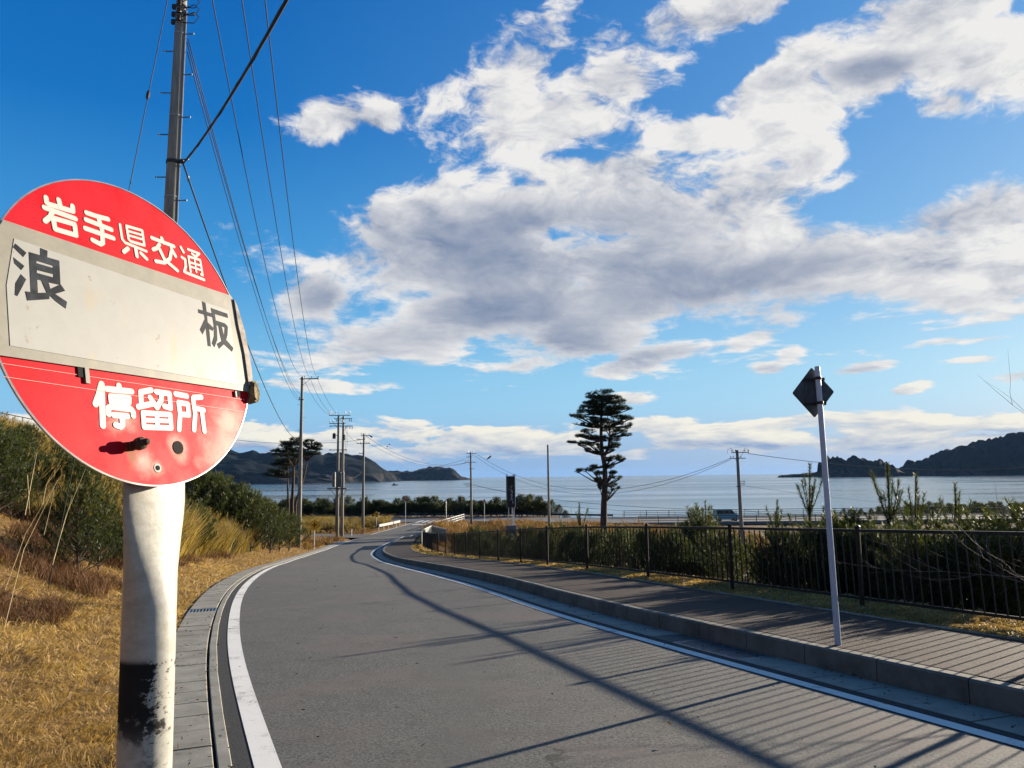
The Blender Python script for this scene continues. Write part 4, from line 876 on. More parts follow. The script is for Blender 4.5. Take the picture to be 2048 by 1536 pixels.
def smallsign(px, py_c, py_b, Y, r, label, kind, name='road_sign', group=None):
    c = Vector(far(px, py_c, Y)); b = Vector((c.x, Y, float(ground(c.x, Y))))
    t = thing(name, tuple(b), label, 'road sign', group)
    p = MB(); p.tube([b - Vector((0, 0, .2)), c + Vector((0, .04, r * .8))], .035, 8); p.build('post', m_wp if kind != 'tri' else m_galv, t)
    U, V_, N_ = Vector((1, 0, 0)), Vector((0, 0, 1)), Vector((0, -1, 0))
    if kind in ('plus', 'tee'):
        p = MB(); p.prism([(r, 0), (0, r), (-r, 0), (0, -r)], c, U, V_, N_, 0, .012); p.build('sign_plate', m_blk, t)
        p = MB(); q = r * .92; p.prism([(q, 0), (0, q), (-q, 0), (0, -q)], c, U, V_, N_, .012, .016); f = p.build('sign_face', m_yel, t)
        p = MB(); k = r * .09
        if kind == 'plus': p.box(c + N_ * .019, (r * .95, .006, k * 2)); p.box(c + N_ * .0225, (k * 2, .006, r * .95))
        else: p.box(c + N_ * .019 + V_ * r * .15, (r * .9, .006, k * 2.4)); p.box(c + N_ * .0225 - V_ * r * .15, (k * 2.4, .006, r * .6)); p.prism([(-.55 * r, .15 * r), (-.3 * r, .4 * r), (-.3 * r, -.05 * r)], c, U, V_, N_, .02, .03)
        p.build('symbol', m_blk, t)
    if kind == 'stop':
        T = lambda k: [(-k, k * .577), (0, -k * 1.155), (k, k * .577)]
        p = MB(); p.prism(T(r), c, U, V_, N_, 0, .012); p.build('sign_plate', m_white, t)
        p = MB(); p.prism(T(r * .9), c, U, V_, N_, .012, .016); p.build('sign_face', m_sred, t)
        cu = bpy.data.curves.new('lettering', 'FONT'); cu.body = '止まれ'; cu.size = r * .56; cu.align_x = 'CENTER'; cu.align_y = 'CENTER'; cu.extrude = .003
        cu.materials.append(m_white); tmp = bpy.data.objects.new('lettering', cu); me = bpy.data.meshes.new_from_object(tmp); bpy.data.objects.remove(tmp)
        if len(me.materials) == 0: me.materials.append(m_white)
        o = link('lettering', me, t); o.matrix_basis = Matrix.Translation(c + N_ * .02 + V_ * r * .24) @ Matrix.Rotation(PI / 2, 4, 'X')
    if kind == 'tri':
        T = lambda k: [(k, -k * .577), (0, k * 1.155), (-k, -k * .577)]
        p = MB(); p.prism(T(r), c, U, V_, N_, 0, .012); p.build('sign_plate', m_sred, t)
        p = MB(); p.prism(T(r * .78), c, U, V_, N_, .012, .016); p.build('sign_face', m_white, t)
        p = MB(); p.box(c + N_ * .02 + V_ * r * .1, (r * .16, .008, r * .6)); p.box(c + N_ * .024 - V_ * r * .15, (r * .7, .008, r * .14)); p.tube([c + N_ * .02 + V_ * r * .45, c + N_ * .022 + V_ * r * .6], r * .12, 6); p.build('symbol', m_sred, t)
    return t
smallsign(629, 1050, 1098, 61.8, .45, 'yellow diamond sign with a black cross at the foot of the grassy bank', 'plus')
smallsign(753, 1028.5, 1059, 99.0, .45, 'yellow diamond sign with a black side-road symbol beside the white guardrail', 'tee')
smallsign(811, 998.5, 1050, 112.5, .33, 'red inverted triangle stop sign on the grass island at the junction', 'stop')
smallsign(968.5, 1002.5, 1047, 117.5, .33, 'red edged upright triangle sign behind the utility pole by the coast road', 'tri')
def rod(px, py0, py1, Y, r, label, name, cat, m=m_galv):
    a = Vector(far(px, py0, Y)); b = Vector((a.x, Y, float(ground(a.x, Y)))); p = MB(); p.tube([b - Vector((0, 0, .2)), a], r, 8); p.lathe(a, [(r + .02, -.12), (r + .02, -.02), (r * .6, .02)], 8)
    o = p.build(name, m); tag(o, label, cat); return o
rod(892, 1002, 1055, 100, .06, 'plain grey pole at the near end of the rails by the crossing', 'marker_pole', 'pole')
rod(656, 1040, 1083, 84, .03, 'short thin stake at the mouth of the side road', 'stake', 'stake') if False else rod(703, 1058, 1073, 84, .05, 'short post standing at the mouth of the side road', 'marker_post', 'post')
rod(757, 1025, 1031, 122, .1, 'small white marker post across the coast road behind the yellow sign', 'marker_post', 'post', m_white)

# ---------------------------------------------------------------- guardrails, bridge, far railings
m_gr = mat('guardrail_white', (.36, .355, .33), .45, .2, var=.12, scale=3)
def guardrail(pts, label, h=.72, name='guardrail', beam=(.05, .32), sp=2.0, m=None, rails=None, group=None, cat='guardrail', pr=.06, pm=None):
    m = m or m_gr; pm = pm or m; P = [Vector(p) for p in pts]; t = thing(name, tuple(P[0]), label, cat, group)
    L = sum((P[i + 1] - P[i]).length for i in range(len(P) - 1))
    def pos(s):
        for i in range(len(P) - 1):
            l = (P[i + 1] - P[i]).length
            if s <= l or i == len(P) - 2: return P[i].lerp(P[i + 1], s / l)
            s -= l
    n = max(1, round(L / sp))
    for i in range(n + 1):
        q = pos(L * i / n); p = MB(); p.tube([q - Vector((0, 0, .3)), q + Vector((0, 0, h))], pr, 8); p.build('post', pm, t)
    for zc, hh in (rails or [(h - .16, beam[1])]):
        p = MB()
        for i in range(n):
            a, b = pos(L * i / n), pos(L * (i + 1) / n); d = b - a; q = d.to_track_quat('X', 'Z').to_matrix(); nn = q @ Vector((0, -1, 0))
            if hh > .2:
                prof = [(0, -hh / 2), (.05, -hh * .38), (.08, -hh * .25), (.02, 0), (.08, hh * .25), (.05, hh * .38), (0, hh / 2), (-.01, hh / 2), (-.01, -hh / 2)]
                up = Vector((0, 0, 1)); vs = [e + up * (zc + v_) + nn * (pr + u_) for e in (a, b) for u_, v_ in prof]; k = len(prof)
                p.add(vs, [tuple(range(k)), tuple(range(2 * k - 1, k - 1, -1))] + [(j, j + k, (j + 1) % k + k, (j + 1) % k) for j in range(k)])
            else: p.box((a + b) / 2 + Vector((0, 0, zc)), (d.length * .999, .06, hh), M=q)
        p.build('beam' if hh > .2 else 'rail', m, t)
    return t
def gp(px, py): p = at(px, py); return (p[0], p[1], float(zr(p[1])) + .02)
guardrail([gp(757, 1061), gp(778, 1056.5), gp(799, 1051)], 'short white guardrail at the junction below the yellow side-road sign', rails=[(.56, .36)], sp=2.5)
guardrail([gp(868, 1059.5), gp(893, 1051.5), gp(912, 1045), gp(928, 1040)], 'pale pipe rail slanting away from the ditch to the coast road', h=.95, rails=[(.9, .09), (.55, .09), (.22, .09)], sp=2.2, name='pipe_railing', cat='railing')
m_drail = mat('dark_rail', (.03, .032, .036), .5, .3)
z5 = lambda x: float(coast(x))
guardrail([(x, 133.4, z5(x)) for x in (-120, -80, -40, -14)], 'low dark guardrail along the sea side of the coast road, left of the junction', h=.7, m=m_drail, rails=[(.5, .3)], sp=4)
guardrail([(x, 133.5, z5(x)) for x in (-14, 0, 17)], 'low dark guardrail along the sea side of the coast road, behind the crossing', h=.7, m=m_drail, rails=[(.5, .3)], sp=4)
# bridge deck
br = thing('road_bridge', (17, 126, -6.5), 'long low concrete road bridge crossing the view to the right', 'bridge')
m_deck = mat('bridge_concrete', (.13, .15, .16), .8, var=.25, scale=1.5)
p = MB(); p.box((77, 126, -5.72), (122, 15.4, .24)); p.build('deck', m_far, br)
p = MB(); p.box((77, 118.35, -5.70), (122, .3, .46)); p.box((77, 133.65, -5.70), (122, .3, .46)); p.build('kerb_beam', m_deck, br)
p = MB(); p.box((77, 119.2, -6.55), (122, .5, 1.35)); p.box((77, 126, -6.55), (122, .5, 1.35)); p.box((77, 132.8, -6.55), (122, .5, 1.35)); p.build('girder', m_deck, br)
for x in (18, 48, 78, 108, 136):
    p = MB(); p.box((x, 126, -8.2), (1.4, 13, 2.4)); p.build('pier', m_deck, br)
guardrail([(x, 133.7, -5.5) for x in (19, 60, 100, 138)], 'far side dark railing on the bridge with three rails against the sea', h=1.15, m=m_drail, rails=[(1.12, .09), (.78, .06), (.42, .06)], sp=3.9, name='bridge_railing', cat='railing')
guardrail([(x, 118.3, -5.5) for x in (19, 60, 100, 138)], 'near side dark railing on the bridge above the grey girder', h=1.0, m=m_drail, rails=[(.97, .09), (.62, .07), (.3, .07)], sp=3.0, name='bridge_railing', cat='railing')
q0, q1 = far(1958, 1033, 88), far(2100, 1031, 86)
guardrail([(q0[0], 88, q0[2] - 1.0), (q1[0], 86, q1[2] - 1.0)], 'grey pipe railing nearer than the bridge at the right edge', h=1.0, m=m_drail, rails=[(.98, .10), (.6, .06)], sp=2.4, name='pipe_railing', cat='railing', pm=m_drail)
p = MB(); p.box(((q0[0] + q1[0]) / 2, 87, -4.8), (q1[0] - q0[0] + 1, 3, .5)); o = p.build('culvert_slab', m_deck); tag(o, 'grey concrete slab carrying the near pipe railing at the right edge', 'slab')
p = MB(); p.box(((q0[0] + q1[0]) / 2, 87.4, -5.6), (q1[0] - q0[0] + .6, 2, 1.2)); q = p.build('wall', m_deck, o)
guardrail([(x, 135.0, -5.0 if x < 10 else -6.0) for x in (7, 19, 40)], 'thin pale net fence on the shore left of the bridge', h=1.6, m=m_drail, rails=[(1.58, .05), (.9, .02), (.4, .02)], sp=3, name='net_fence', cat='fence', pr=.03)
# chain fence on the bank top at left
cf = [far(-60, 812, 60), far(0, 825, 60), far(65, 838, 61), far(130, 852, 62)]
guardrail([(p_[0], p_[1], p_[2] - 1.3) for p_ in cf], 'thin steel fence on top of the grassy bank behind the bus stop sign', h=1.3, m=m_drail, rails=[(1.28, .06), (.95, .015), (.65, .015), (.35, .015)], sp=.95, name='wire_fence', cat='fence', pr=.025)

# ---------------------------------------------------------------- signboard tower
Yt = 90.0; ct = Vector(far(1021.5, 1000, Yt)); zg = float(ground(ct.x, Yt)); zb = far(1021, 1014.5, Yt)[2]; zt = far(1021, 953, Yt)[2]
tw = thing('signboard', (ct.x, Yt, zg), 'tall dark signboard tower with white side standing in dry grass', 'signboard', rz=rad(18))
m_tb = mat('board_dark', (.018, .018, .016), .6, var=.3, scale=3); m_tw = mat('board_white', (.78, .77, .74), .5); m_tg = mat('board_grey', (.13, .13, .135), .7, var=.2, scale=2)  # dark front and white side also carry backlit shade and sunlight in their colour
def loc(mbx, name, m, par=tw): o = mbx.build(name, m); o.parent = par; return o
hb_ = zb - zg; ht_ = zt - zg
p = MB(); p.box((-.02, -.0, (hb_ + ht_) / 2), (.86, .62, ht_ - hb_)); board = loc(p, 'board', m_tb)
p = MB(); p.box((.45, .02, (hb_ + ht_) / 2 + .1), (.07, .7, ht_ - hb_ + .3)); loc(p, 'side_panel', m_tw)
p = MB()
for x in (-.42, .38):
    p.prism([(x - .08, ht_), (x + .08, ht_), (x + (.02 if x > 0 else -.08), ht_ + .34)], (0, -.2, 0), (1, 0, 0), (0, 0, 1), (0, 1, 0), 0, .05); p.prism([(x - .08, ht_), (x + .08, ht_), (x + .02, ht_ + .3)], (0, .2, 0), (1, 0, 0), (0, 0, 1), (0, 1, 0), 0, .05)
p.box((0, 0, ht_ + .05), (.8, .5, .08)); loc(p, 'top_trim', m_tw)
p = MB()
for x, z, a_, b_ in ((-.05, .66, .07, .10), (.08, .70, .10, .05), (-.02, .59, .08, .05), (.03, .54, .16, .05), (-.07, .51, .05, .14), (.12, .49, .05, .18), (0, .43, .18, .05), (-.05, .40, .05, .16), (.1, .395, .06, .08), (.02, .36, .14, .05), (-.02, .31, .2, .05), (.03, .27, .05, .16), (.13, .245, .05, .12), (-.2, .235, .07, .05), (-.08, .245, .06, .06), (.16, .16, .05, .28), (-.28, .58, .07, .05)):
    p.box((x + .0, -.325, hb_ + (ht_ - hb_) * z), (a_, .02, b_))
loc(p, 'white_marks', m_tw, board)
p = MB()
for x in (-.3, .14, .36): p.box((x, -.1, hb_ / 2 + .3), (.09, .09, hb_ + .2))
loc(p, 'legs', m_tw)
p = MB(); p.box((-.02, 0, .8), (1.0, .8, 2.3)); loc(p, 'base', m_tg)
p = MB(); p.box((.56, -.3, .9), (.16, .16, 2.4)); loc(p, 'side_post', mat('cream_post', (.6, .52, .4), .7))

# ditch hood beside the fence end
m_hood = mat('panel_green_grey', (.18, .21, .2), .6, .2, var=.2, scale=2)
hd_ = [(843, 1061, 63), (863, 1051.5, 70), (893, 1058.5, 67)]
h0 = Vector(far(*hd_[1][:2], hd_[1][2]))
t = thing('panel_fence', (h0.x, h0.y, float(ground(h0.x, h0.y))), 'small grey green panelled fence folded round the ditch head', 'fence')
for (a, b) in ((0, 1), (1, 2)):
    A = Vector(far(hd_[a][0], hd_[a][1], hd_[a][2])); B = Vector(far(hd_[b][0], hd_[b][1], hd_[b][2])); d = B - A; n_ = 9
    p = MB(); ga = A.z - 1.2; gb = B.z - 1.2
    for i in range(n_ * 2):
        s = A + d * ((i + .5) / (n_ * 2)); q = Vector((d.x, d.y, 0)).to_track_quat('X', 'Z').to_matrix(); p.box((s.x, s.y, s.z - .62), (d.length / (n_ * 2) * .82, .03, 1.1), M=q)
    p.build('panel', m_hood, t)
    p = MB(); q = d.to_track_quat('X', 'Z').to_matrix(); p.box((A + B) / 2, (d.length, .08, .08), M=q); p.build('rail', m_gr, t)

# ---------------------------------------------------------------- van, bird, boat, rafts
def van(x, y, z):
    t = thing('van', (x, y, z), 'small light blue van driving right along the coast road bridge', 'van')
    m_b = mat('van_paint', (.10, .30, .42), .3, .2, spec=.6); m_g = mat('van_glass', (.01, .012, .015), .08, spec=.8); m_t = mat('tyre', (.01, .01, .01), .8)
    prof = [(-1.75, .3), (-1.78, 1.0), (-1.72, 1.78), (-1.6, 1.86), (.55, 1.86), (.75, 1.8), (1.35, 1.15), (1.75, .95), (1.85, .7), (1.85, .3)]
    p = MB(); p.prism(prof[::-1], (0, -.72, 0), (1, 0, 0), (0, 0, 1), (0, 1, 0), 0, 1.44); o = p.build('body', m_b); o.parent = t
    for yy, s in ((-.73, -1), (.73, 1)):
        for pts in ([(-1.55, 1.15), (-.55, 1.15), (-.55, 1.68), (-1.55, 1.68)], [(-.47, 1.15), (.28, 1.15), (.28, 1.68), (-.47, 1.68)], [(.36, 1.15), (1.2, 1.15), (.72, 1.68), (.36, 1.68)]):
            p = MB(); p.prism(pts, (0, yy, 0), (1, 0, 0), (0, 0, 1), (0, s, 0), -.01, .006); o = p.build('window', m_g); o.parent = t
    p = MB(); p.prism([(1.30, -.62), (1.30, .62), (.78, .58), (.78, -.58)], (0.03, 0, 2.59), (1, 0, -1.12), (0, 1, 0), (1.12, 0, 1), -.0, .012); o = p.build('windscreen', m_g); o.parent = t
    for xx in (-1.15, 1.2):
        for yy in (-.68, .68):
            p = MB(); p.lathe((xx, yy - .09, .3), [(.2, 0), (.3, .02), (.3, .16), (.2, .18)], 18, (0, 1, 0)); w_ = p.build('wheel', m_t); w_.parent = t
            p = MB(); p.lathe((xx, yy - .1, .3), [(.17, 0), (.17, .2)], 14, (0, 1, 0)); r_ = p.build('rim', m_gr); r_.parent = w_
    for yy in (-.55, .55): p = MB(); p.box((1.83, yy, .78), (.06, .24, .16)); o = p.build('headlight', m_white); o.parent = t
    p = MB(); p.box((1.86, 0, .4), (.06, 1.4, .16)); o = p.build('bumper', m_t); o.parent = t
van(far(1452, 1030, 122)[0], 122, -5.6)
p = MB(); bp = Vector(far(978.5, 915, 100))
p.tube([bp + Vector((-.32, 0, -.28)), bp + Vector((-.12, 0, -.08)), bp + Vector((.1, 0, .08)), bp + Vector((.22, 0, .16)), bp + Vector((.3, 0, .17))], [.03, .09, .10, .06, .01], 8)
p.add([bp + Vector(v) for v in ((-.05, 0, 0), (.08, 0, .06), (.30, -.1, .42), (.12, -.12, .2), (-.05, 0, 0.02), (.08, 0, .08), (.25, .3, .3), (.05, .25, .15))], [(0, 1, 2, 3), (4, 5, 6, 7)])
tag(p.build('bird', m_blk, fixn=False), 'small dark bird in flight right of the crossing pole', 'bird')
p = MB(); q = Vector(far(789, 968, 1100)); q.z = -8.5
p.prism([(-4, 0), (4.5, 0), (5.5, 1.2), (-4, 1.0)], q, (1, 0, 0), (0, 0, 1), (0, 1, 0), -1, 1); p.box(q + Vector((-.5, 0, 1.9)), (2.6, 1.6, 1.6)); tag(p.build('fishing_boat', m_blk), 'tiny dark fishing boat on the bay off the left headland', 'boat')
m_raft = mat('raft_wood', (.02, .025, .03), .9)
for i, (px, py, L) in enumerate(((1775, 952.3, 70), (1903, 951.5, 24))):
    q = Vector(far(px, py, 1500)); q.z = -8.3; p = MB()
    for k in range(5): p.box(q + Vector((0, (k - 2) * 2.5, .2)), (L, .4, .4))
    for k in range(int(L / 6)): p.box(q + Vector((-L / 2 + 3 + k * 6, 0, .55)), (.4, 12, .3))
    tag(p.build('raft', m_raft), ('long low fishing raft floating before the islet', 'short low fishing raft floating before the right headland')[i], 'raft', 'rafts')

# ---------------------------------------------------------------- plants
def leaf_fn(c1, c2, c3=None, tr=.35):
    def fn(N, b, vec, m):
        a = N.add('ShaderNodeAttribute', attribute_name='rnd'); f = a.outputs['Fac']
        c = N.ramp(f, [(0, c1), (.6, c2), (1, c3 or c2)])
        N.l.new(c, b.inputs['Base Color'])
        out = m.node_tree.nodes['Material Output']; tl = N.add('ShaderNodeBsdfTranslucent'); mx = N.add('ShaderNodeMixShader')
        N.l.new(N.mix(1.0, c, (1.35, 1.3, .7), 'MULTIPLY'), tl.inputs[0]); mx.inputs[0].default_value = tr
        N.l.new(b.outputs[0], mx.inputs[1]); N.l.new(tl.outputs[0], mx.inputs[2]); N.l.new(mx.outputs[0], out.inputs[0])
    return fn
m_grass = mat('straw', (.4, .3, .12), .7, fn=leaf_fn((.11, .062, .022), (.38, .25, .085), (.60, .45, .21), .3), spec=.25)
m_tall = mat('tall_straw', (.4, .3, .12), .7, fn=leaf_fn((.06, .045, .013), (.20, .145, .045), (.44, .34, .16), .35), spec=.25)
m_field = mat('field_straw', (.3, .2, .1), .8, fn=leaf_fn((.07, .035, .018), (.22, .125, .05), (.42, .28, .12), .25), spec=.15)
m_weed = mat('dead_weeds', (.1, .05, .03), .9, fn=leaf_fn((.035, .018, .012), (.11, .06, .035), (.22, .12, .06), .15), spec=.1)
m_needle = mat('pine_needles', (.03, .06, .02), .5, fn=leaf_fn((.008, .016, .005), (.034, .050, .011), (.15, .155, .04), .35), spec=.35)
m_needle2 = mat('old_pine_needles', (.02, .04, .02), .55, fn=leaf_fn((.008, .016, .007), (.022, .038, .012), (.05, .06, .02), .2), spec=.3)
m_bark = mat('pine_bark', (.07, .05, .038), .95, var=.5, scale=6, bump=.8, bscale=30)
m_twig = mat('bare_twigs', (.16, .11, .085), .8, var=.4, scale=8)

def unit(v): return v / np.maximum(np.linalg.norm(v, axis=-1, keepdims=True), 1e-9)
def blades(P, D, L, Wd, rng, curve=0.0, seg=1, bend=None):
    """thin blades: base P, direction D, length L, width Wd -> verts, tris (one or two segments)"""
    n = len(P); r = rng.normal(size=(n, 3)); S = unit(np.cross(D, r)) * (Wd[:, None] / 2)
    if seg == 1:
        V = np.stack([P - S, P + S, P + D * L[:, None]], 1).reshape(-1, 3); T = np.arange(n * 3).reshape(-1, 3); return V, T, 3
    B = bend if bend is not None else np.array([0, 0, -1.0])
    M = P + D * (L * .55)[:, None]; E_ = unit(D + B * curve) * (L * .45)[:, None] + M
    V = np.stack([P - S, P + S, M - S * .8, M + S * .8, E_], 1).reshape(-1, 3)
    b = np.arange(n)[:, None] * 5; T = np.concatenate([b + [0, 1, 3], b + [0, 3, 2], b + [2, 3, 4]], 1).reshape(-1, 3); return V, T, 5
def scatter_wedge(n, d0, d1, a0, a1, ok, rng):
    """points on the ground with a density that thins with distance from the road stop"""
    out = []
    tot = 0
    while tot < n:
        m = n * 2; d = np.exp(rng.uniform(math.log(d0), math.log(d1), m)); a = np.radians(rng.uniform(a0, a1, m)); x = d * np.sin(a); y = d * np.cos(a)
        k = ok(x, y, rng); x, y, d = x[k], y[k], d[k]; out.append(np.stack([x, y, d], 1)); tot += len(x)
        if len(out) > 60: break
    return np.concatenate(out)[:n]
rng = np.random.default_rng(7)
def grass_obj(name, pts, Lr, wr, m, lean=.9, up=1.0, wind=(0, 0), seed=0, clump=.5, label=None, curve=.9, thick=.8):
    rg = np.random.default_rng(seed); x, y, d = pts.T; n = len(x); z = ground(x, y)
    c1 = vnoise(x, y, clump, 50 + seed); c2 = vnoise(x, y, clump * .35, 60 + seed); big = vnoise(x, y, 2.6, 70 + seed)
    th = vnoise(x, y, clump * .8, 80 + seed) * 12 + rg.normal(0, .7, n)
    ln = lean * (.35 + .9 * c2); D = np.stack([np.cos(th) * ln + wind[0], np.sin(th) * ln + wind[1], np.full(n, up) * rg.uniform(.5, 1.2, n)], 1); D = unit(D)
    L = rg.uniform(Lr[0], Lr[1], n) * (.55 + .9 * c1); w = wr * np.maximum(1, d / 5.0) ** thick * rg.uniform(.7, 1.3, n)
    P = np.stack([x, y, z - .01], 1); V, T, k = blades(P, D, L, w, rg, curve, 2)
    a = np.clip(.55 * rg.uniform(0, 1, n) + .35 * big + .25 * c1 - .05, 0, 1); o = trimesh(name, V, T, m, attr=np.repeat(a, k)); o['kind'] = 'stuff'
    if label: o['label'] = label; 
    return o
def okL(x, y, r): s = fL(y) - .76 - x; return (s > r.uniform(0, .12, len(x))) & (y > .6) & (s < 26)
pts = scatter_wedge(340000, 1.4, 75, -62, -6, okL, rng)
grass_obj('dry_grass', pts, (.06, .20), .0032, m_grass, lean=1.0, up=.8, wind=(.15, -.1), seed=1, clump=.45)
sgrass = pts[rng.random(len(pts)) < .05]
def okR(x, y, r): s = x - fW(y); return (s > r.uniform(-.02, .1, len(x))) & (s < .5 + 1.4 * r.random(len(x))) & (y < 64)
pts = scatter_wedge(60000, 6.0, 66, -12, 40, okR, rng); grass_obj('dry_grass', pts, (.05, .15), .005, m_grass, lean=1.0, up=.8, seed=2, clump=.4)
# far fields of dry grass left and right of the junction
def okF(x, y, r): return ((x < fL(y) - 1.0) & (y > 60) & (y < 118) & ~((y > 78) & (y < 96) & (x < -16) & (np.abs(y - 84.5 - (x + 16) * -.15) < 4))) | ((x > fW(y) + .6) & (y > 66) & (y < 118.5) & (x < 30))
pts = scatter_wedge(70000, 58, 119, -42, 18, okF, rng); grass_obj('field_grass', pts, (.3, .8), .010, m_field, lean=.5, up=1.0, seed=3, clump=3, thick=.55)
pts = scatter_wedge(16000, 76, 116, -7, 10, lambda x, y, r: (x > fW(y) + .6) & (vnoise(x, y, 4, 9) > .4), rng); grass_obj('tall_grass', pts, (.9, 1.7), .010, m_field, lean=.3, seed=4, clump=3, thick=.55)
pts = scatter_wedge(14000, 84, 118, -16, -9, lambda x, y, r: (x < fL(y) - 1.5) & (vnoise(x, y, 5, 9) > .45), rng); grass_obj('tall_grass', pts, (.8, 1.9), .010, m_tall, lean=.3, seed=5, clump=3, thick=.55)
# tall pampas-like grass on the bank
def okB(x, y, r): s = fL(y) - .76 - x; return (s > np.where(x / y > -.40, 1.7, 2.6) + 1.4 * vnoise(x, y, 3, 5)) & (s < 24) & (vnoise(x, y, 2.5, 12) > .27) & ((vnoise(x, y, 6, 77) > .5) | (x / y > -.40) | (s > 13))
pts = scatter_wedge(90000, 8, 70, -44, -9, okB, rng); grass_obj('tall_grass', pts, (.5, 1.35), .006, m_tall, lean=.28, up=1.0, wind=(.10, 0), seed=6, clump=1.2, curve=.35, thick=.75)
def okW(x, y, r): s = fL(y) - .76 - x; return (s > 1.5) & (s < 15) & (vnoise(x, y, 1.8, 33) > np.where(x / y < -.38, .42, .6))
pts = scatter_wedge(50000, 5, 45, -44, -12, okW, rng); grass_obj('dead_weeds', pts, (.12, .5), .0032, m_weed, lean=.5, seed=8, clump=.6, curve=.5, thick=.75)
# seed heads and long bright stems on the bank
def stems(n, seed, d0, d1, Lr, w):
    rg = np.random.default_rng(seed); p_ = scatter_wedge(n, d0, d1, -40, -12, okB, rg); x, y, d = p_.T; P = np.stack([x, y, ground(x, y)], 1); m_ = len(x)
    D = unit(np.stack([rg.normal(.28, .16, m_), rg.normal(0, .15, m_), np.ones(m_)], 1)); L = rg.uniform(*Lr, m_); ww = w * np.maximum(1, d / 6) ** .8
    V, T, k = blades(P, D, L, ww, rg, .35, 2, np.array([1.0, 0, -.3])); A = np.repeat(rg.uniform(.5, 1, m_), k)
    M = P + D * (L * .55)[:, None]; E_ = M + unit(D + np.array([.35, 0, -.1])) * (L * .45)[:, None]
    q = 14; PP = np.repeat(E_, q, 0) - np.repeat(D, q, 0) * rg.uniform(0, .28, (m_ * q, 1)); DD = unit(np.repeat(D, q, 0) + rg.normal(0, .35, (m_ * q, 3)) + [.2, 0, 0])
    V2, T2, k2 = blades(PP, DD, rg.uniform(.08, .16, m_ * q), np.repeat(ww * .8, q), rg)
    V = np.concatenate([V, V2]); T = np.concatenate([T, T2 + len(A)]); A = np.concatenate([A, rg.uniform(.4, .9, len(V2))]); o = trimesh('tall_grass', V, T, m_tall, attr=A); o['kind'] = 'stuff'
stems(900, 31, 9, 60, (1.1, 2.0), .009)
def stemline(x0, y0, x1, y1, Y, r, bend=0.0):
    a, b = Vector(far(x0, y0, Y)), Vector(far(x1, y1, Y + .15)); p = MB(); m_ = (a + b) / 2 + Vector((bend, 0, 0)); p.tube([a, m_, b], [r, r * .8, r * .35], 5); return p
reed = MB()
for q in ((10, 1180, 115, 960, 6.0, .0035, -.05), (10, 1250, 118, 955, 5.2, .004, -.06), (50, 1030, 74, 905, 7.5, .006, 0), (105, 1130, 172, 935, 6.5, .004, -.03), (85, 1010, 122, 930, 7.0, .004, -.05), (55, 950, 60, 1030, 7.5, .005, 0), (88, 1070, 108, 985, 6.6, .003, 0), (107, 1120, 145, 990, 6.5, .003, 0)):
    q = (*q[:5], q[5] * .6, q[6]); s_ = stemline(*q); reed.add(s_.v, s_.f)
o = reed.build('tall_grass', mat('bright_stem', (.62, .5, .26), .6)); o['kind'] = 'stuff'

# leaves, twigs and grit lying on the road and in the gutters
rg = np.random.default_rng(91); n = 900; yy = np.exp(rg.uniform(math.log(4), math.log(40), n)); side = rg.random(n)
xx = np.where(side < .35, fL(yy) - rg.uniform(.1, .72, n), np.where(side < .8, fR(yy) - rg.uniform(.02, .5, n), fL(yy) + (fR(yy) - fL(yy)) * rg.random(n)))
zl_ = zr(yy) + .028; D = unit(np.stack([rg.normal(size=n), rg.normal(size=n), np.abs(rg.normal(0, .12, n))], 1)); V, T, k = blades(np.stack([xx, yy, zl_], 1), D, rg.uniform(.015, .06, n), rg.uniform(.006, .02, n), rg)
o = trimesh('litter', V, T, m_weed, attr=np.repeat(rg.random(n), k)); o['kind'] = 'stuff'

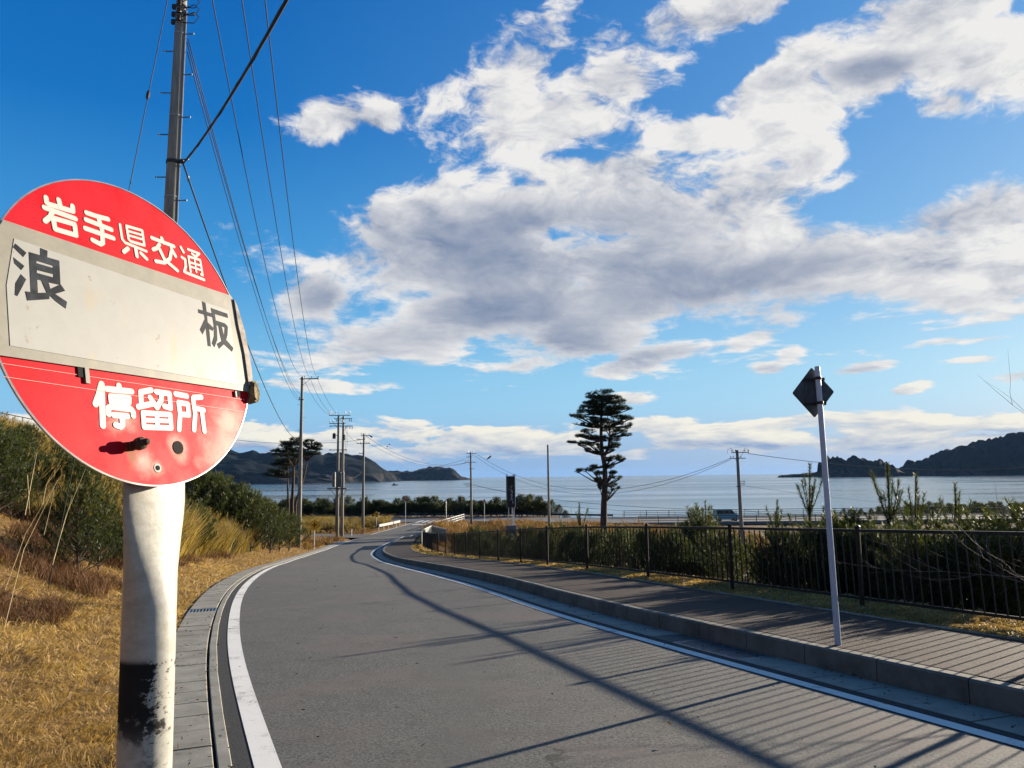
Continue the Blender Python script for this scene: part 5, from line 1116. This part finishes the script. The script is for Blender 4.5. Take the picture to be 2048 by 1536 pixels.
# ---- young pines
def pine_mesh(H, seed, nl=.09, nw=.0045, dens=200, levels=8, spread=.42, name='pine', leader=.6, fine=True, nbr=6, cand=False):
    rg = np.random.default_rng(seed); SEG = []; TW = []
    def seg(a, b, ra, rb): SEG.append((a, b, ra, rb))
    r0 = .012 * H + .012; lean = np.array([rg.normal(0, .03), rg.normal(0, .03), 0])
    def stem(t): return np.array([0, 0, H * t]) + lean * H * t * t + np.array([math.sin(t * 5 + seed) * .03, math.cos(t * 4 + seed) * .03, 0])
    tl = 1 - leader / H
    for i in range(8): seg(stem(i / 8), stem((i + 1) / 8), r0 * (1 - i / 8 * .85), r0 * (1 - (i + 1) / 8 * .85))
    def shoot(a, d, L, r, sub=True, lv=0):
        up = np.array([0, 0, 1.0]); n = 3; p = a; path = [a]
        for k in range(n):
            d = unit(d + up * .22); p = p + d * L / n; path.append(p)
        for k in range(n): seg(path[k], path[k + 1], r * (1 - k / n * .6), r * (1 - (k + 1) / n * .6))
        TW.append((path[1], path[2], .5)); TW.append((path[2], path[3], 1.0))
        if lv: TW.append((path[0], path[1], .35))
        if sub:
            m = max(3, int(L / .14)) if fine else max(2, int(L / .28))
            for j in range(m):
                f = .3 + .68 * j / m; k = min(int(f * n), n - 1); q = path[k] + (path[k + 1] - path[k]) * (f * n - k)
                dd = unit(path[k + 1] - path[k]); sd = unit(np.cross(dd, up)) * (1 if j % 2 else -1); D2 = unit(dd * .8 + sd * rg.uniform(.5, 1.0) + up * rg.uniform(.15, .6)); shoot(q, D2, rg.uniform(.14, .26) * (1.2 - .5 * f) * (1 if fine else 1.5), r * .45, False, 1)
    if cand:
        for j in range(5):
            a = 2 * PI * j / 5 + rg.uniform(-.3, .3); e = rg.uniform(.95, 1.2); shoot(stem(.68 if fine else .75), np.array([math.cos(a) * math.cos(e), math.sin(a) * math.cos(e), math.sin(e)]), (.30 * H) * rg.uniform(.62, 1.0), r0 * .22, False, 1)
        for j in range(5):
            a = 2 * PI * j / 5 + rg.uniform(-.3, .3); e = rg.uniform(.75, 1.1); shoot(stem(tl), np.array([math.cos(a) * math.cos(e), math.sin(a) * math.cos(e), math.sin(e)]), leader * rg.uniform(.35, .75), r0 * .25, False, 1)
        for j in range(3):
            a = 2 * PI * j / 3 + 1; shoot(stem(tl + (1 - tl) * .5), np.array([math.cos(a) * .4, math.sin(a) * .4, .9]), leader * .3, r0 * .15, False, 1)
        TW.append((stem(tl), stem(1.0), .5))
    for lv in range(levels):
        t = .10 + (tl - .10) * (lv / (levels - 1)) ** .9; L = spread * H * (1 - t) ** .65 * .85 + .28; nb = nbr
        for j in range(nb):
            a = 2 * PI * (j + rg.uniform(-.2, .2)) / nb + lv * 1.3; e = .35 + .75 * (lv / levels) ** 1.3 + rg.normal(0, .08)
            shoot(stem(t), np.array([math.cos(a) * math.cos(e), math.sin(a) * math.cos(e), math.sin(e)]), L * rg.uniform(.8, 1.15), r0 * .38 * (1.1 - t), lv < levels - 1)
    TW.append((stem(tl), stem(1.0), 1.0)); 
    # wood
    V = []; T = []; o = 0
    for a, b, ra, rb in SEG:
        d = unit(b - a); s = unit(np.cross(d, [.3, .5, .8])); u2 = np.cross(d, s)
        for c, r in ((a, ra), (b, rb)):
            for j in range(4): th = j * PI / 2; V.append(c + (s * math.cos(th) + u2 * math.sin(th)) * r)
        for j in range(4): k = (j + 1) % 4; T += [(o + j, o + k, o + 4 + k), (o + j, o + 4 + k, o + 4 + j)]
        o += 8
    A = np.array([t[0] for t in TW]); B = np.array([t[1] for t in TW]); Wt = np.array([t[2] for t in TW]); Ls = np.linalg.norm(B - A, axis=1)
    cnt = np.maximum(3, (Ls * dens * Wt)).astype(int); idx = np.repeat(np.arange(len(TW)), cnt); m = len(idx); f = rg.random(m)[:, None]
    P = A[idx] + (B - A)[idx] * f; d = unit((B - A)[idx]); r = rg.normal(size=(m, 3)); r = unit(r - d * (r * d).sum(1, keepdims=True)); D = unit(d * rg.uniform(.5, 1.3, (m, 1)) + r * .8 + [0, 0, .1])
    NV, NTt, k = blades(P, D, nl * rg.uniform(.7, 1.2, m), np.full(m, nw) * rg.uniform(.8, 1.3, m), rg)
    at_ = np.clip(rg.normal(.45, .2, m) + (P[:, 2] / H - .5) * .25, 0, 1)
    return (np.array(V), np.array(T)), (NV, NTt, np.repeat(at_, 3))
def pine_proto(name, H, seed, m=None, **kw):
    (V, T), (NV, NT_, A) = pine_mesh(H, seed, **kw)
    root = bpy.data.objects.new(name, None); root.empty_display_size = .3
    tk = trimesh('trunk', V, T, m_bark); cr = trimesh('crown', NV, NT_, m or m_needle, attr=A)
    return {'root': root, 'H': H, 'kids': [tk, cr], 'first': True, 'name': name}
def place_tree(pr, x, y, z, H, rz, label, group, wide=1.0, cat='pine tree'):
    if pr['first']: root = pr['root']; kids = pr['kids']; pr['first'] = False
    else: root = pr['root'].copy(); kids = [k.copy() for k in pr['kids']]
    C.objects.link(root)
    s = H / pr['H']; root.location = (x, y, z); root.rotation_euler = (0, 0, rz); root.scale = (s * wide, s * wide, s)
    for k in kids:
        if k.name not in C.objects: C.objects.link(k)
        k.parent = root
    tag(root, label, cat, group); return root
NEAR = [pine_proto('young_pine', 3.2, s, dens=330, nl=.095, nw=.0075, leader=2.2, spread=.42, levels=8, cand=True) for s in (1, 2)]
BULK = [pine_proto('young_pine', 2.2, s, dens=330, nl=.095, nw=.0075, leader=.35, spread=.56, levels=9, nbr=7) for s in (3, 4, 5)]
BANK = [pine_proto('pine_shrub', 2.0, s, dens=260, nl=.11, nw=.010, leader=.3, spread=.55, levels=8, nbr=7) for s in (11, 12, 13)]
HEDG = [pine_proto('hedge_pine', 2.8, s, dens=75, nl=.19, nw=.030, leader=.8, spread=.44, levels=7, fine=False, cand=True) for s in (21, 22, 23)]
rt = random.Random(5)
# pines right behind the fence: photo column, top row, distance
NL = [(1612, 928, 13.2, 'tallest young pine with candelabra shoots just left of the white sign pole', 1.0), (1775, 928, 12.6, 'young pine with pink-tipped upright shoots right of the white sign pole', 1.0), (1822, 950, 13.6, 'young pine leaning close behind the pink-tipped one', .9),
 (1905, 968, 12.5, 'slender young pine with a long bare leader near the right edge', .8), (1548, 1000, 13.2, 'lower young pine two steps left of the white sign pole', 1.0), (1690, 1040, 12.0, 'low bushy pine directly behind the white sign pole', 1.1),
 (1411, 1002, 17.5, 'narrow young pine in front of the blue van', .8), (1402, 1030, 19.0, 'low pine at the foot of the narrow one by the van', 1.0), (1722, 1050, 11.8, 'bushy pine behind the fence post right of the sign pole', 1.0), (1858, 1052, 11.4, 'wide pine behind the middle of the last full fence panel', 1.1), (1960, 1050, 10.6, 'wide pine behind the fence close to the right edge', 1.1),
 (2050, 1035, 9.8, 'pine cut off by the right edge behind the fence', 1.1), (1160, 1006, 33, 'small round pine standing alone between slender pole and tall pine', 1.0), (1490, 1085, 17.5, 'short pine behind the fence below the pole by the van', 1.0), (1345, 1068, 20.5, 'short pine behind the fence right of the tall pine', 1.1), (1300, 1062, 21.5, 'short pine behind the fence under the bridge start', 1.1), (1240, 1070, 24, 'short pine behind the fence below the tall pine', 1.1),
 (1195, 1066, 27, 'short pine behind the fence just left of the tall pine foot', 1.1), (1140, 1072, 29, 'short pine behind the fence right of the slender pole', 1.1), (1085, 1066, 32, 'short pine behind the fence at the slender pole', 1.1), (1045, 1075, 35, 'short pine behind the fence below the signboard', 1.1), (1005, 1078, 38, 'short pine behind the fence left of the signboard', 1.1), (975, 1082, 41, 'farthest short pine behind the fence before its bend', 1.1),
 (1630, 1060, 11.6, 'dark low pine left of the white pole filling the fence gap', 1.1), (1780, 1065, 10.7, 'dark low pine filling the fence between the last two posts', 1.1), (1900, 1080, 9.6, 'low pine pressed against the fence near the right edge', 1.0), (1430, 1075, 15.8, 'short pine behind the fence post below the van', 1.0), (2000, 1085, 9.2, 'low dark pine against the fence at the right edge', 1.0)]
for i, (px, py, Y, lb, wd) in enumerate(NL):
    Y = Y + (3.6 if px > 1380 else 0); q = far(px, py, Y); xx = q[0]; g_ = float(ground(xx, Y)); sW = xx - fW(Y)
    place_tree((NEAR[i % 2] if q[2] - g_ > 1.9 and py < 1015 else BULK[i % 3]), xx, Y, g_ - .05, max(.9, q[2] - g_ + .05), rt.uniform(0, 6.28), lb, 'young pines behind the railing', wd * (1.0 if q[2] - g_ > 2 else 1.15))
# second row beyond the railing whose tops stay just above it
k = 0
for Y in (13, 14.5, 16, 18, 20, 22.5, 25, 27, 29, 31.5, 34, 37, 40, 43, 46, 50):
    for j in range(2):
        xx = float(fW(Y)) + 2.5 + j * 1.9 + rt.uniform(-.3, .3); g_ = float(ground(xx, Y)); px = proj((xx, Y, 0))[0]
        if 1480 < px < 1560 and j: continue
        tz = far(px, 1058 + rt.uniform(-4, 22), Y)[2]; H = tz - g_
        if Y > 24: H = max(H, .8)
        if H < .7: continue
        place_tree(BULK[rt.randrange(3)], xx, Y, g_ - .05, H, rt.uniform(0, 6.28), 'dark young pine in the thicket seen through the railing bars', 'pines of the thicket behind the railing', 1.15); k += 1
# shrubs on the bank: photo column, foot row, distance, height
BL = [(20, 1040, 9, 1.5), (85, 1010, 10.5, 1.7), (150, 1030, 11, 1.7), (215, 1060, 11.5, 1.8), (60, 960, 13.5, 1.8), (130, 955, 14.5, 1.8), (190, 960, 16, 1.9), (230, 985, 14.5, 1.9), (20, 925, 15.5, 1.7), (400, 1100, 13.5, 1.2), (440, 1098, 14.5, 1.2), (385, 1070, 15.5, 1.4), (480, 1092, 17.5, 1.2),
 (520, 1085, 20, 1.2), (430, 1060, 20, 1.5), (470, 1012, 32, 2.4), (500, 1020, 33, 2.2), (445, 1010, 30, 2.3), (520, 1040, 36, 1.8), (545, 1062, 34, 1.6), (575, 1075, 38, 1.4), (560, 1045, 42, 1.6), (590, 1052, 46, 1.7), (622, 1078, 52, 2.2), (612, 1070, 50, 1.8), (270, 1000, 18, 1.8), (330, 1000, 22, 2.0), (380, 1005, 25, 2.0), (255, 1080, 11, 1.4)]
BN = ['at the left edge', 'a step right of the left edge', 'below the red half of the bus sign', 'left of the sign post', 'on the upper bank at left', 'on the upper bank below the sign rim', 'high on the bank under the sign', 'high on the bank left of the sign post', 'highest at the left edge', 'just right of the sign post', 'second right of the sign post', 'in the golden grass right of the post', 'third right of the sign post', 'fourth right of the sign post near the road',
 'in the middle of the golden grass', 'on the skyline before the bay, darkest of three', 'on the skyline before the bay, right of three', 'on the skyline before the bay, left of three', 'at the end of the bank skyline', 'low in front of the skyline end', 'above the sandy verge', 'behind the sandy verge', 'left of the lone pole', 'behind the yellow cross sign', 'between lone pole and yellow cross sign', 'behind the bus sign post', 'behind the sign rim', 'right behind the sign rim', 'against the left side of the sign post']
def foot(px, py, y0, y1):
    d = pray(px, py)
    for Y in np.arange(y0, y1, .25):
        q = EYE + d * (Y / d[1])
        if q[2] <= ground(q[0], Y) + .02: return Y
    return None
for i, (px, py, Y, H) in enumerate(BL):
    Yf = foot(px, py, 5, 48); 
    if Yf: Y = Yf
    xx = far(px, py, Y)[0]; s_ = float(fL(Y)) - .78 - xx
    if s_ < 2.4: xx -= 2.4 - s_
    place_tree(BANK[i % 3], xx, Y, float(ground(xx, Y)) - .05, H * (.6 if 320 < px < 400 and py < 1030 else .52 if 360 < px < 600 and py > 1030 else .9) * rt.uniform(.9, 1.1), rt.uniform(0, 6.28), 'dark green pine shrub ' + BN[i], 'pine shrubs on the grassy bank', rt.uniform(.9, 1.15), 'shrub')
for i in range(64):
    if i < 44: px, py = rt.uniform(-40, 300), rt.uniform(905, 1062)
    else: px, py = rt.uniform(375, 600), rt.uniform(1035, 1092)
    Y = foot(px, py, 6, 55)
    if not Y: continue
    xx = far(px, py, Y)[0]; s_ = float(fL(Y)) - .78 - xx
    if s_ < 2.2: continue
    place_tree(BANK[rt.randrange(3)], xx, Y, float(ground(xx, Y)) - .08, rt.uniform(1.2, 2.2) if px < 300 else rt.uniform(.5, .9), rt.uniform(0, 6.28), 'pine shrub in the dark thicket covering the bank slope', 'pine shrubs massed on the bank slope', rt.uniform(1.0, 1.4), 'shrub')
for px, py, Y in ((385, 940, 44), (405, 948, 47), (428, 955, 45), (448, 960, 49), (468, 968, 46), (488, 980, 50), (505, 990, 47), (522, 1002, 51), (542, 1012, 49), (562, 1022, 53), (580, 1030, 55)):
    q = far(px, py, Y); g_ = float(ground(q[0], Y)); H = min(3.6, max(.8, q[2] - g_))
    place_tree(BANK[rt.randrange(3)], q[0], Y, g_ - .08, H, rt.uniform(0, 6.28), 'scrub pine along the bank skyline between bus sign and lone pole', 'scrub pines along the bank skyline', rt.uniform(.9, 1.2), 'shrub')
def okS(x, y, r): s = fL(y) - .76 - x; return (s > 2.2) & (s < 14)
pts = scatter_wedge(75000, 24, 60, -26, -14.5, okS, rng); grass_obj('tall_grass', pts, (.8, 1.7), .007, m_tall, lean=.3, up=1.0, wind=(.12, 0), seed=9, clump=1.6, curve=.35, thick=.75)
# hedge of young pines beyond the coast road
lab = 'young pine in the dark hedge beyond the coast road'
x = -52.0
while x < 5.5:
    for yy in (136.8, 139.5, 142.5):
        X_ = x + rt.uniform(-.4, .4) + (0.8 if yy > 140 else 0); Y_ = yy + rt.uniform(-.6, .6); g_ = float(ground(X_, Y_))
        place_tree(HEDG[rt.randrange(3)], X_, Y_, g_ - .05, rt.uniform(2.3, 3.1) + (1.0 if rt.random() < .15 else 0), rt.uniform(0, 6.28), lab, 'pine hedge beyond the coast road', rt.uniform(1.2, 1.6))
    x += 1.3
for X_, Y_, H_ in ((4.6, 131 + 5, 3.8), (6.6, 137, 3.2), (8.0, 136, 2.4), (9.2, 137, 1.8)): place_tree(HEDG[1], X_, Y_, float(ground(X_, Y_)), H_, rt.uniform(0, 6), 'shrubby pine tapering off the right end of the hedge', 'pines at the right end of the hedge', 1.4)
x = 62.0
while x < 112:
    for yy in (141, 146, 151):
        X_ = x + rt.uniform(-.6, .6); Y_ = yy + rt.uniform(-.8, .8); g_ = float(ground(X_, Y_))
        place_tree(HEDG[rt.randrange(3)], X_, Y_, g_ - .05, rt.uniform(2.4, 3.2) * (.5 + .5 * min(1, (x - 58) / 22)), rt.uniform(0, 6.28), 'small pine in the belt between bridge and bay', 'pine belt beyond the bridge', 1.3)
    x += 1.7

# ---- old pines with flat needle pads
def pad_crown(pads, depth_f, tuft=.33, dens=9.0, seed=0, nw=.035):
    rg = np.random.default_rng(seed); P = []
    for c, a, b, h in pads:                                      # centre, half width x, half depth y, half height
        n = int(max(30, dens * 12 * a * b * (.5 + h))); u_ = rg.normal(size=(n, 3)); u_ = unit(u_) * rg.uniform(.2, 1, (n, 1)) ** .45
        k = vnoise(u_[:, 0] * a + c[0] * 3, u_[:, 1] * b + c[2] * 5, .55, seed) > .40
        q = u_[k] * [a, b, h]; q[:, 2] += .25 * h * np.abs(q[:, 0] / a) - .1 * h; P.append(q + c)
    P = np.concatenate(P); q = 9; m = len(P) * q; PP = np.repeat(P, q, 0); D = rg.normal(size=(m, 3)); D[:, 2] = np.abs(D[:, 2]) * .9 + .1; D = unit(D)
    V, T, k = blades(PP, D, tuft * rg.uniform(.6, 1.2, m), np.full(m, nw), rg); return V, T, np.repeat(np.clip(rg.normal(.4, .22, m), 0, 1), 3)
def old_pine(Y, trunks, pads, label, zoom, seed, name='pine_tree', trunk_r=.42, group=None, dens=17.0, df=.8):
    zx0, zy0, zs = zoom; W_ = lambda a, b, dy=0: Vector(far(zx0 + a / zs, zy0 + b / zs, Y + dy)); s = Y / F / zs
    b0 = W_(*trunks[0][0][:2]); g_ = float(ground(b0.x, Y)); rg = random.Random(seed)
    t = thing(name, (b0.x, Y, g_), label, 'pine tree', group)
    p = MB()
    for i, tr in enumerate(trunks):
        pts_ = [W_(a, b, c) for a, b, c in tr[:-1]]; r0_ = tr[-1]
        if i == 0: pts_ = [Vector((pts_[0].x + .05, Y, g_ - .3))] + pts_
        p.tube(pts_, [r0_ * (1 - .8 * k / (len(pts_) - 1)) for k in range(len(pts_))], 9)
    o = p.build('trunk', m_bark, t, smooth=True)
    P = []; lim = MB()
    for a, b, w_, h_ in pads:
        dy = rg.uniform(-1, 1) * w_ * s * .25; c = W_(a, b, dy); P.append((np.array(c), w_ * s / 2 * rg.uniform(.95, 1.12), max(w_ * s / 2 * df, .8), h_ * s / 2 * rg.uniform(.75, 1.15)))
    main = [W_(a, b, c) for tr in trunks for a, b, c in tr[:-1]]
    for c, a, b, h in list(P):
        for _ in range(3): P.append((c + np.array([rg.uniform(-1, 1) * a, rg.uniform(-1, 1) * b, rg.uniform(-.7, 1.1) * h]), a * rg.uniform(.22, .42), b * rg.uniform(.22, .42), h * rg.uniform(.5, 1.0)))
    for c, a, b, h in P:
        c = Vector(c); cand = [m_ for m_ in main if m_.z < c.z + .3] or main; n_ = min(cand, key=lambda m_: (m_ - c).length + max(0, m_.z - c.z) * 2); mid = n_.lerp(c, .5) + Vector((0, 0, -.15 * (c - n_).length * .4)); lim.tube([n_, mid, c + Vector((0, 0, -h * .4))], [.11, .075, .04], 6)
    lim.build('limbs', m_bark, t)
    V, T, A = pad_crown(P, 1, seed=seed, dens=dens); cr = trimesh('crown', V, T, m_needle2, None, attr=A); cr.parent = t; cr.matrix_parent_inverse = t.matrix_basis.inverted()
    return t
Zb = (1100, 760, 4.2675)
old_pine(93.0, [[(458, 1235, 0), (462, 1050, 0), (470, 900, 0), (470, 740, 0), (448, 640, 0), (438, 520, 0), (435, 400, 0), (438, 280, 0), (445, 150, 0), .46], [(455, 660, 0), (500, 580, .5), (512, 480, .8), (508, 400, 1), (490, 300, .5), .22]],
 [(445, 105, 190, 55), (420, 150, 230, 50), (490, 150, 220, 50), (440, 195, 300, 45), (560, 185, 190, 40), (370, 225, 190, 40), (500, 240, 340, 45), (630, 245, 130, 32), (340, 270, 240, 40), (450, 285, 280, 38), (250, 312, 150, 34), (600, 318, 180, 34), (670, 335, 100, 28), (330, 330, 150, 32), (240, 380, 110, 26), (360, 395, 120, 30), (560, 375, 150, 34), (660, 400, 110, 32), (600, 440, 140, 34), (660, 470, 100, 26), (330, 440, 150, 40), (255, 480, 130, 32),
  (370, 490, 120, 44), (190, 535, 90, 22), (290, 545, 110, 50), (365, 550, 80, 40), (320, 595, 60, 30), (560, 500, 100, 44), (565, 555, 110, 42), (520, 600, 70, 24), (395, 620, 60, 44), (560, 665, 130, 34), (600, 690, 60, 24), (500, 690, 60, 24), (300, 770, 150, 34), (390, 745, 110, 32), (500, 740, 100, 34), (420, 800, 80, 46), (540, 790, 70, 40), (570, 835, 80, 34), (400, 850, 50, 30), (500, 850, 60, 40), (545, 900, 60, 44), (440, 915, 50, 40), (560, 935, 50, 26), (470, 960, 50, 24), (470, 350, 170, 50), (400, 350, 120, 40), (480, 420, 150, 50), (480, 500, 110, 44), (440, 580, 90, 40)],
 'tall old pine with layered crown standing alone before the bay', Zb, 3)
Zc = (480, 720, 3.84)
old_pine(100.0, [[(400, 1110, 0), (408, 950, 0), (412, 820, 0), (420, 700, 0), (425, 630, 0), .26]], [(420, 610, 80, 30), (400, 640, 160, 32), (350, 660, 110, 30), (440, 650, 90, 30), (330, 690, 150, 32), (270, 700, 90, 24), (420, 690, 130, 34), (360, 730, 200, 34), (440, 740, 100, 30)], 'slim umbrella pine behind the lone pole, tallest trunk of three', Zc, 5, group=None, dens=17)
old_pine(102.0, [[(372, 1110, 0), (368, 1000, 0), (365, 900, 0), (372, 800, 0), .2]], [(360, 770, 190, 32), (300, 800, 150, 30), (400, 800, 120, 30), (330, 830, 130, 28), (270, 860, 150, 24), (350, 880, 170, 28), (250, 890, 90, 18)], 'lower dark pine of flat layers left of the lone pole', Zc, 6, dens=17)
old_pine(98.0, [[(425, 1105, 0), (445, 1040, 0), (475, 950, 0), (500, 860, 0), (515, 770, 0), (545, 680, 0), .2]], [(545, 622, 70, 26), (590, 665, 90, 26), (550, 650, 110, 28), (520, 690, 120, 30), (600, 690, 60, 20), (570, 720, 110, 24), (500, 640, 60, 24), (510, 725, 80, 22)], 'leaning slender pine right of the lone pole', Zc, 7, dens=17)

# ---- bare branches at the right edge
def twigs(starts, label, seed, name='bare_shrub', dep=2):
    rg = random.Random(seed); p = MB(); base = starts[0][0]
    def grow(a, d, L, r, dep):
        n = 4; pts_ = [a]
        for k in range(n): d = (d + Vector((rg.gauss(0, .13), rg.gauss(0, .13), rg.gauss(.03, .1)))).normalized(); pts_.append(pts_[-1] + d * L / n)
        p.tube(pts_, [r * (1 - .18 * k) for k in range(n + 1)], 5)
        if dep:
            for k in range(1, n + 1):
                for _ in range(rg.choice((1, 2))): grow(pts_[k], (d + Vector((rg.gauss(0, .5), rg.gauss(0, .5), rg.gauss(.15, .35)))).normalized(), L * rg.uniform(.35, .6), r * .5, dep - 1)
    for a, b, r in starts: a, b = Vector(a), Vector(b); grow(a, (b - a).normalized(), (b - a).length, r * .7, dep)
    o = p.build(name, m_twig); tag(o, label, 'shrub'); return o
Yb = 8.4; f_ = lambda px, py, Y: far(px, py, Y)
twigs([(f_(2200, 1190, 8.2), f_(1880, 1150, 8.5), .012), (f_(2230, 1250, 8.0), f_(1930, 1230, 8.2), .010), (f_(2200, 1250, 7.9), f_(2040, 1060, 8.1), .010)], 'leafless shrub with pale twigs reaching in behind the fence at the right edge', 2)
twigs([(f_(2260, 950, 7.0), f_(2010, 826, 7.4), .006)], 'single bare branch tip poking in from the right edge above the headland', 4, 'bare_branch', 1)

# ---------------------------------------------------------------- air
hz = bpy.data.materials.new('sea_air'); hz.use_nodes = True; hn = hz.node_tree; hn.nodes.clear()
ho = hn.nodes.new('ShaderNodeOutputMaterial'); hv = hn.nodes.new('ShaderNodeVolumePrincipled')
hv.inputs['Color'].default_value = (0.28, 0.55, 1.0, 1); hv.inputs['Density'].default_value = 1.8e-5; hv.inputs['Anisotropy'].default_value = 0.0
hn.links.new(hv.outputs[0], ho.inputs['Volume'])
p = MB(); p.box((0, 13500, 65), (54000, 30000, 250)); o = p.build('haze', hz); o['kind'] = 'stuff'
